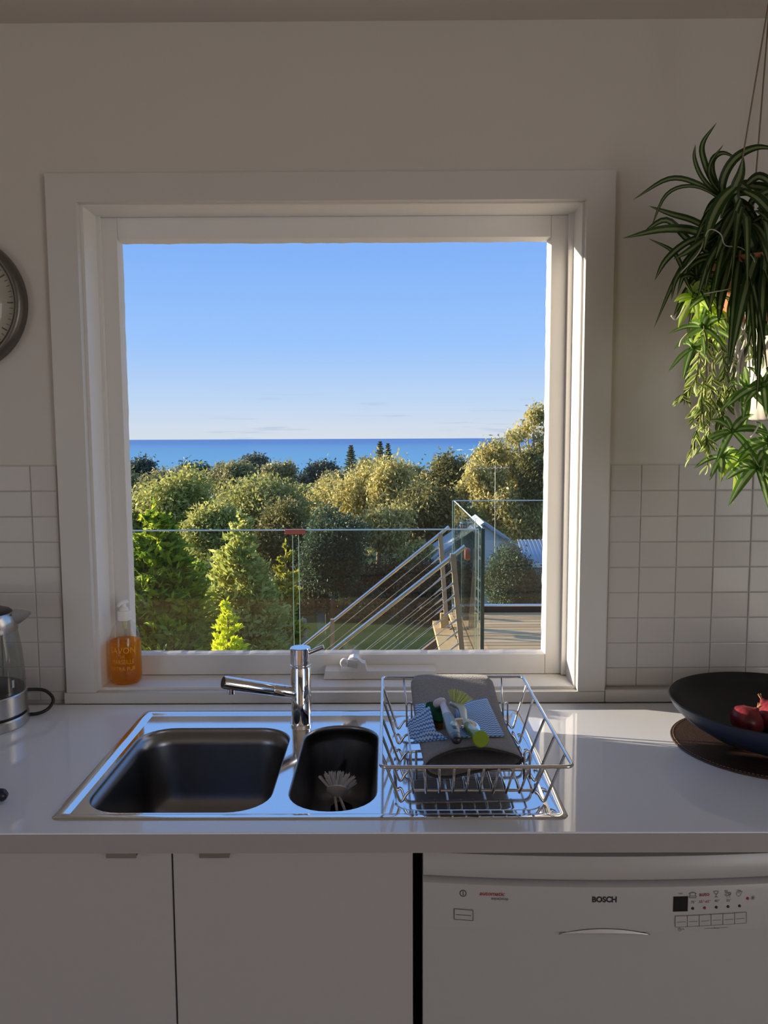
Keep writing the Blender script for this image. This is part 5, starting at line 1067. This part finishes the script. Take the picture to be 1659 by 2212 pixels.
# skyline canopy towards the sea: individual tree tops
sk = [(300, 985, 95, 30, 'dark pine-like tree at the far left of the skyline', 'lf_fard'), (345, 1000, 75, 45, 'far olive canopy tree above the left cypress', 'lf_far'), (425, 990, 90, 40, 'far dark-topped tree on the skyline left of the bushy group', 'lf_fard'), (400, 1005, 70, 40, 'far rounded tree top between the two dark skyline trees', 'lf_far'), (480, 1000, 80, 40, 'far tan canopy tree below the sea at the left', 'lf_far'), (545, 984, 100, 34, 'far flat-topped dark tree standing against the sea', 'lf_fard'), (520, 1000, 78, 38, 'far olive tree top in front of the flat-topped dark tree', 'lf_far'), (600, 996, 85, 36, 'far round tree top right of the flat-topped tree', 'lf_far'), (640, 1018, 90, 30, 'far low dark tree in the dip of the skyline', 'lf_fard'), (695, 999, 100, 36, 'far spreading dark tree left of the first pine', 'lf_fard'), (730, 1010, 70, 36, 'far olive tree below the first pine', 'lf_far'), (800, 990, 75, 34, 'far olive tree between the two pines', 'lf_far'), (890, 1000, 85, 34, 'far tree top behind the central gums', 'lf_far'), (985, 1000, 80, 34, 'far tree top beside the round dark-topped tree', 'lf_fard'), (1020, 1000, 70, 36, 'far olive tree top left of the tall gum', 'lf_far'), (1130, 990, 75, 60, 'far canopy seen through the tall gum', 'lf_far'), (250, 1000, 80, 50, 'far canopy tree at the left window edge', 'lf_far'), (660, 1040, 60, 50, 'mid-distance olive tree below the skyline dip', 'lf_olive2'), (1050, 1060, 45, 60, 'mid-distance olive tree behind the tall gum', 'lf_olive2'), (430, 1040, 50, 70, 'mid-distance olive tree behind the left olive trees', 'lf_olive2'), (760, 1040, 48, 60, 'mid-distance gum behind the yellow-olive gum', 'lf_gum'), (980, 1060, 44, 60, 'mid-distance dark gum behind the round-topped tree', 'lf_gumd')]
for i, (px, py, Y, r, lab, m_) in enumerate(sk):
    br(px, py, Y, r, r*(0.55 if 'flat' in lab or 'spreading' in lab else 0.85), lab, m_, 0.0062*Y, 4200, 60+i, name='canopy_tree', clumps=14, group='tree tops towards the sea')
def norfolk(px, py, Y, hpx, label, seed):
    p = T(px, py, Y); s = (Y+1.78)/1705; b = gz(p[0], Y); H = p[2]-b; r_ = random.Random(seed); t = thing('norfolk_pine', label, 'tree', (p[0], Y, b), 'tall pines near the shore')
    C, D = [], []
    for lv in range(34):
        f = lv/34; z = p[2]-H*0.9*f-0.3; R = (0.4+min(1, f*2.4)*hpx*0.36*s)*(0.85+0.3*(lv % 2))
        for k in range(9):
            a = 2*math.pi*k/9+lv*0.4
            for q_ in range(9):
                u = (q_+1)/9; C.append((p[0]+R*u*math.cos(a), Y+R*u*math.sin(a), z+R*u*0.22+r_.uniform(-.2, .2))); D.append((math.cos(a)+r_.uniform(-.7, .7), math.sin(a)+r_.uniform(-.7, .7), 0.3))
    C = np.array(C); n = len(C); L = np.full(n, 6.0*s); quads_obj('foliage', C, np.array(D), sph(n), L, L*0.5, 'lf_pine', t, t)
    obj('trunk', MB().tube([(p[0], Y, b), (p[0], Y, p[2])], [0.5, 0.08], 8), 'bark', t)
norfolk(758, 962, 240, 45, 'tall pine on the skyline, the lone one standing at the left', 51); norfolk(821, 954, 250, 40, 'tall pine on the skyline, left one of the close pair', 52); norfolk(838, 958, 300, 40, 'tall pine on the skyline, right one of the close pair', 53)

# ------------------------------------------------------------ neighbour's house, aerial, hedge
M['white_wall'] = mat('white_weatherboard', (0.90, 0.88, 0.85), 0.7, noise_amt=0.04); M['roof'] = mat('pale_roof', (0.52, 0.54, 0.57), 0.5, noise_amt=0.06); M['iron'] = mat('corrugated_iron', (0.36, 0.44, 0.56), 0.4, 0.2, noise_amt=0.08)
HY = 19.4; ap = T(1046, 1128, HY); el = T(1166, 1212, HY); hb = gz(ap[0], HY)-0.2
hs_ = thing('neighbour_house', 'white gabled house half hidden by the hedge beyond the deck', 'house', (ap[0], HY+2, hb))
hw = el[0]-ap[0]; ez = el[2]
def prism(pts, y0, y1): return MB().rings([[(x, y0, z) for x, z in pts], [(x, y1, z) for x, z in pts]])
obj('wall', prism([(ap[0]-hw, hb), (ap[0]+hw, hb), (ap[0]+hw, ez-0.02), (ap[0], ap[2]-0.05), (ap[0]-hw, ez-0.02)], HY+0.15, HY+2.1), 'white_wall', hs_)
th = 0.07
obj('roof', prism([(ap[0], ap[2]), (ap[0]+hw+0.12, ez-0.085), (ap[0]+hw+0.12, ez-0.085-th), (ap[0], ap[2]-th)], HY, HY+2.2), 'roof', hs_); obj('roof', prism([(ap[0]-hw-0.12, ez-0.085), (ap[0], ap[2]), (ap[0], ap[2]-th), (ap[0]-hw-0.12, ez-0.085-th)], HY, HY+2.2), 'roof', hs_)
wg = thing('shed', 'blue-grey corrugated shed beside the white gabled house', 'shed', (ap[0]+hw+1.2, HY+1.0, hb))
a0 = T(1138, 1197, 16.4); a1 = T(1240, 1188, 16.4); 
P = []
for i in range(81):
    u = i/80; P.append([(a0[0]+(a1[0]-a0[0]+1.5)*u, 16.4+0.02*math.cos(u*160*math.pi/2), z) for z in (hb, T(1165, 1215, 16.4)[2])])
obj('wall', MB().grid(P), 'iron', wg, True)
rz0 = T(1165, 1215, 16.4)[2]; rz1 = T(1165, 1189, 17.4)[2]; P = []
for i in range(121):
    u = i/120; xx = a0[0]-0.05+(a1[0]-a0[0]+1.6)*u; P.append([(xx, 16.3, rz0+0.012*math.cos(u*120*math.pi/2)), (xx, 17.5, rz1+0.25+0.012*math.cos(u*120*math.pi/2))])
obj('roof', solid(obj('roof_sheet', MB().grid(P), 'iron', wg, True), 0.01) and MB().box(a0[0]-0.05, a1[0]+1.5, 16.28, 16.36, rz0-0.10, rz0+0.0), 'white_wall', wg)
aY = 17.9; a_t = T(1070, 1006, aY); a_b = T(1070, 1160, aY)
an = thing('tv_aerial', 'thin television aerial with a long crossbar in front of the gum tree', 'aerial', (a_b[0], aY, gz(a_b[0], aY)))
M['alu'] = mat('dull_aluminium', (0.30, 0.27, 0.25), 0.5, 0.5, noise_amt=0.05)
obj('mast', MB().tube([(a_b[0], aY, gz(a_b[0], aY)), a_t], 0.009, 6), 'alu', an); c0 = T(1022, 1012, aY); c1_ = T(1100, 1010, aY); obj('boom', MB().tube([c0, c1_], 0.007, 6), 'alu', an)
for k in range(9):
    p = Vector(c0).lerp(Vector(c1_), (k+0.5)/9); obj('element', MB().tube([p+Vector((0, -0.35, 0)), p+Vector((0, 0.35, 0))], 0.005, 5), 'alu', an)
for k in range(3):
    p = Vector(T(1070, 1090+k*4, aY)); obj('element', MB().tube([p+Vector((-0.15, -0.05, 0)), p+Vector((0.15, 0.05, 0))], 0.008, 5), 'alu', an)
br(1104, 1166, 9.0, 72, 92, 'dense dark green hedge bush just beyond the deck balustrade', 'lf_dark', 0.055, 24000, 91, name='hedge', clumps=34, limbs=3)

# ------------------------------------------------------------ deck, glass balustrade, gate, stairs
DKZ = -0.057
for i_, c_ in enumerate(((0.62, 0.39, 0.18), (0.54, 0.33, 0.15), (0.68, 0.45, 0.23))): M['deck_wood%d' % i_] = mat('weathered_decking', c_, 0.65, noise_amt=0.28, noise_scale=5, stretch=(1, 14, 1), bump=0.2, bump_scale=60)
M['deck_wood'] = mat('weathered_decking', (0.62, 0.39, 0.18), 0.65, noise_amt=0.28, noise_scale=5, stretch=(1, 14, 1), bump=0.2, bump_scale=60); M['timber'] = mat('yellow_pine_post', (0.50, 0.33, 0.14), 0.7, noise_amt=0.2, noise_scale=8); M['post_wood'] = mat('grey_timber_post', (0.36, 0.28, 0.21), 0.7, noise_amt=0.2, noise_scale=8)
deck = sempty('deck', (1.0, 2.5, DKZ))
GYF, GYB, GXS = 3.02, 5.19, 0.588
bi = 0; y_ = 0.22
M['joist'] = mat('joist_timber', (0.22, 0.15, 0.10), 0.8, noise_amt=0.2)
while y_ < GYB-0.02:
    x0_ = -4.0 if y_ < GYF-0.13 else GXS-0.05
    obj('deck_board', MB().bbox(x0_, 3.6, y_, y_+0.087, DKZ-0.022, DKZ, 0.004), 'deck_wood%d' % (bi*7 % 3), deck); y_ += 0.0955; bi += 1
for xj in (0.62, 1.2, 1.8, 2.4, 3.0, 3.55): obj('joist', MB().box(xj-0.02, xj+0.02, 0.2, GYB, DKZ-0.165, DKZ-0.0225), 'joist', deck)
for xj in (-3.9, -3.2, -2.5, -1.8, -1.1, -0.4, 0.2): obj('joist', MB().box(xj-0.02, xj+0.02, 0.2, GYF-0.05, DKZ-0.165, DKZ-0.0225), 'joist', deck)
for xj, yj in ((-3.8, 2.85), (-1.8, 2.85), (0.2, 2.85), (3.5, 2.85), (3.5, 5.1), (0.66, 5.1)): obj('deck_post', MB().box(xj-0.05, xj+0.05, yj-0.05, yj+0.05, -3.1, DKZ-0.166), 'joist', deck)
GT = 0.943
def gpanel(p, q, z0, z1, root, t=0.012, name='glass_panel'):
    P_, Q_ = Vector(p), Vector(q); d = (Q_-P_).normalized(); n_ = Vector((-d.y, d.x, 0))*t/2
    o = obj(name, MB().rings([[P_-n_+Vector((0, 0, z0)), Q_-n_+Vector((0, 0, z0)), Q_+n_+Vector((0, 0, z0)), P_+n_+Vector((0, 0, z0))], [P_-n_+Vector((0, 0, z1)), Q_-n_+Vector((0, 0, z1)), Q_+n_+Vector((0, 0, z1)), P_+n_+Vector((0, 0, z1))]]), 'rail_glass', root)
    e = MB(); w = 0.0065
    def strip(a, b, ax):
        e.tube([a, b], 0.0045, 4)
    up = Vector((0, 0, 1))
    e.tube([P_+up*z1, Q_+up*z1], 0.0048, 4); obj('polished_edge', e, 'edge_top', o, root=root)
    for a in (P_, Q_): obj('polished_edge', MB().tube([a+up*z0, a+up*z1], 0.0024, 4), 'glass_edge', o, root=root)
    return o
M['edge_top'] = mat('bright_glass_edge', (0.62, 0.74, 0.74), 0.15, noise_amt=0.05, spec=0.9)
gl = thing('glass_balustrade', 'frameless glass balustrade along the near edge of the deck above the stairs', 'balustrade', (-1.0, GYF, DKZ))
gpanel((-0.546, GYF, 0), (0.557, GYF, 0), DKZ-0.05, GT, gl); gpanel((-1.95, GYF, 0), (-0.583, GYF, 0), DKZ-0.05, GT, gl); gpanel((-3.4, GYF, 0), (-1.987, GYF, 0), DKZ-0.05, GT, gl)
M['redcap'] = mat('red_clip', (0.42, 0.10, 0.07), 0.5)
obj('joint_clip', MB().bbox(-0.630, -0.505, GYF-0.018, GYF+0.018, GT-0.024, GT+0.004, 0.002), 'redcap', gl)
gf = thing('glass_balustrade', 'frameless glass balustrade along the far edge of the deck by the hedge', 'balustrade', (2.0, GYB, DKZ))
gpanel((0.575, GYB, 0), (2.05, GYB, 0), DKZ+0.02, GT, gf); gpanel((2.08, GYB, 0), (3.55, GYB, 0), DKZ+0.02, GT, gf)
M['channel'] = mat('black_channel', (0.012, 0.013, 0.016), 0.4, noise_amt=0.1)
obj('base_channel', MB().bbox(0.575, 3.55, GYB-0.03, GYB+0.03, DKZ-0.02, DKZ+0.055, 0.003), 'channel', gf); M['alu_b'] = mat('blue_reflecting_cap', (0.75, 0.78, 0.82), 0.12, 0.9); obj('channel_cap', MB().box(0.575, 3.55, GYB-0.032, GYB+0.032, DKZ+0.0552, DKZ+0.064), 'alu_b', gf)
gg = thing('glass_gate', 'frameless glass gate and side panels at the head of the outdoor stairs', 'gate', (GXS, 4.1, DKZ))
gpanel((GXS, 4.47, 0), (GXS, 5.15, 0), DKZ+0.02, GT, gg); gpanel((GXS, 3.48, 0), (GXS, 4.43, 0), DKZ+0.03, GT, gg, name='gate_leaf'); gpanel((GXS, 3.09, 0), (GXS, 3.44, 0), DKZ+0.02, GT, gg)
M['edge_dark'] = mat('dark_glass_edge', (0.02, 0.06, 0.055), 0.15, noise_amt=0.1)
obj('end_edge', MB().box(GXS-0.011, GXS+0.011, 3.060, 3.088, DKZ-0.02, GT), 'edge_dark', gg)
for yh, zh in ((4.45, 0.80), (4.45, 0.05)):
    hg = obj('hinge', MB().bbox(GXS-0.016, GXS+0.016, yh-0.045, yh+0.045, zh-0.03, zh+0.03, 0.004), 'chrome', gg)
    for s_ in (-0.024, 0.024): obj('hinge_bolt', MB().lathe([(0.0, 0.004), (0.010, 0.004), (0.012, 0.0)][::-1], (GXS-0.016, yh+s_, zh), 12, axis=(-1, 0, 0)), 'chrome', hg, root=gg)
M['brownball'] = mat('red_brown_disc', (0.20, 0.060, 0.032), 0.4, noise_amt=0.15)
obj('latch_disc', MB().lathe([(0.0, -0.02), (0.038, -0.018), (0.045, 0.0), (0.038, 0.018), (0.0, 0.022)], (GXS-0.035, 3.66, 0.695), 24, axis=(-1, 0, 0)), 'brownball', gg, True, angle=50)
for yh in (3.2, 3.35, 4.6, 5.0):
    obj('spigot', MB().bbox(GXS-0.025, GXS+0.025, yh-0.025, yh+0.025, DKZ, DKZ+0.10, 0.004), 'chrome', gg)
M['rail_steel'] = mat('stainless_handrail', (0.70, 0.70, 0.72), 0.22, 1.0, noise_amt=0.03)
# stairs go down to the left between two railings
SL = 0.80   # drop per metre
st = thing('outdoor_stairs', 'timber steps going down to the left between the two wire railings', 'stairs', (-0.8, 3.95, -1.8))
obj('landing', MB().box(0.38, GXS-0.06, 3.15, 4.85, DKZ-0.04, DKZ), 'deck_wood', st)
for k in range(1, 16):
    xs_ = 0.38-0.22*k; obj('tread', MB().bbox(xs_-0.02, xs_+0.24, 3.42, 4.52, DKZ-0.176*k-0.04, DKZ-0.176*k, 0.004), 'deck_wood', st)
for yv, nm in ((3.38, 0), (4.56, 1)):
    obj('stringer', MB().rings([[(0.52, yv-0.025, DKZ+0.02), (0.52, yv+0.025, DKZ+0.02), (0.52, yv+0.025, DKZ-0.22), (0.52, yv-0.025, DKZ-0.22)], [(-3.2, yv-0.025, DKZ+0.05-2.96), (-3.2, yv+0.025, DKZ+0.05-2.96), (-3.2, yv+0.025, DKZ-0.2-2.96), (-3.2, yv-0.025, DKZ-0.2-2.96)]]), mat('stair_stringer', (0.16, 0.11, 0.10), 0.7), st)
for yv in (3.30, 4.62):
    obj('newel', MB().bbox(0.43, 0.49, yv-0.03, yv+0.03, -0.32, 0.06, 0.004), 'timber', st)
def railing(label, y, ptop, pbot, post_pts, low_px, wires):
    A_, B_ = Vector(at(*ptop, y)), Vector(at(*pbot, y)); d = (B_-A_).normalized(); E_ = A_+d*4.2
    r = thing('stair_railing', label, 'railing', (A_.x-1.0, y, A_.z-1.6), 'wire railings of the outdoor stairs')
    obj('handrail', MB().tube([A_, E_], 0.0150, 12), 'rail_steel', r, True, angle=50)
    pt, pb = Vector(at(*post_pts[0], y)), Vector(at(*post_pts[1], y)); pd = (pb-pt).normalized(); pe = pt+pd*1.25
    sd = Vector((0.017, 0, 0)); obj('post', MB().rings([[pt-sd+Vector((0, -0.02, 0)), pt+sd+Vector((0, -0.02, 0)), pt+sd+Vector((0, 0.02, 0)), pt-sd+Vector((0, 0.02, 0))], [pe-sd+Vector((0, -0.02, 0)), pe+sd+Vector((0, -0.02, 0)), pe+sd+Vector((0, 0.02, 0)), pe-sd+Vector((0, 0.02, 0))]]), 'post_wood', r)
    for k in (1.15, 2.6):
        lp = pt+d*k*1.0; obj('post', MB().box(lp.x-0.015, lp.x+0.015, y-0.02, y+0.02, lp.z-1.15, lp.z+0.02), 'post_wood', r)
    for py in wires:
        s_ = (py-post_pts[0][1])/(post_pts[1][1]-post_pts[0][1]); w0 = pt+(pb-pt)*s_+Vector((-0.017, -0.024, 0))
        w = obj('wire', MB().tube([w0, w0+d*4.0], 0.0024, 5), 'rail_steel', r); obj('wire_fitting', MB().tube([w0, w0+d*0.035, w0+d*0.09], [0.010, 0.0065, 0.0045], 8), 'rail_steel', w, root=r)
railing('wire stair railing nearer the house with a bright steel handrail', 3.30, (1005, 1180), (720, 1405), ((978, 1196), (998, 1410)), None, (1231, 1258, 1284, 1310, 1336, 1362, 1388))
railing('wire stair railing farther from the house with a bright steel handrail', 4.62, (970, 1138), (650, 1399), ((951, 1152), (968, 1390)), None, (1179, 1202, 1246, 1268, 1290, 1311, 1332, 1355))
# lawn posts
for px, py, Y, lab in ((487, 1380, 11.8, 'grey timber fence post at the foot of the yellow-green shrub'), (657, 1338, 13.5, 'weathered timber fence post left of the stair rail')):
    p = T(px, py, Y); b = gz(p[0], Y); t = thing('fence_post', lab, 'post', (p[0], Y, b)); obj('post', MB().lathe([(0.05, 0), (0.05, p[2]-b-0.01), (0.042, p[2]-b)], (p[0], Y, b), 12), 'post_wood', t, True, angle=40)
    obj('post_cap', MB().lathe([(0.043, p[2]-b), (0.040, p[2]-b+0.012), (0.0, p[2]-b+0.014)], (p[0], Y, b), 12), 'alu', t)
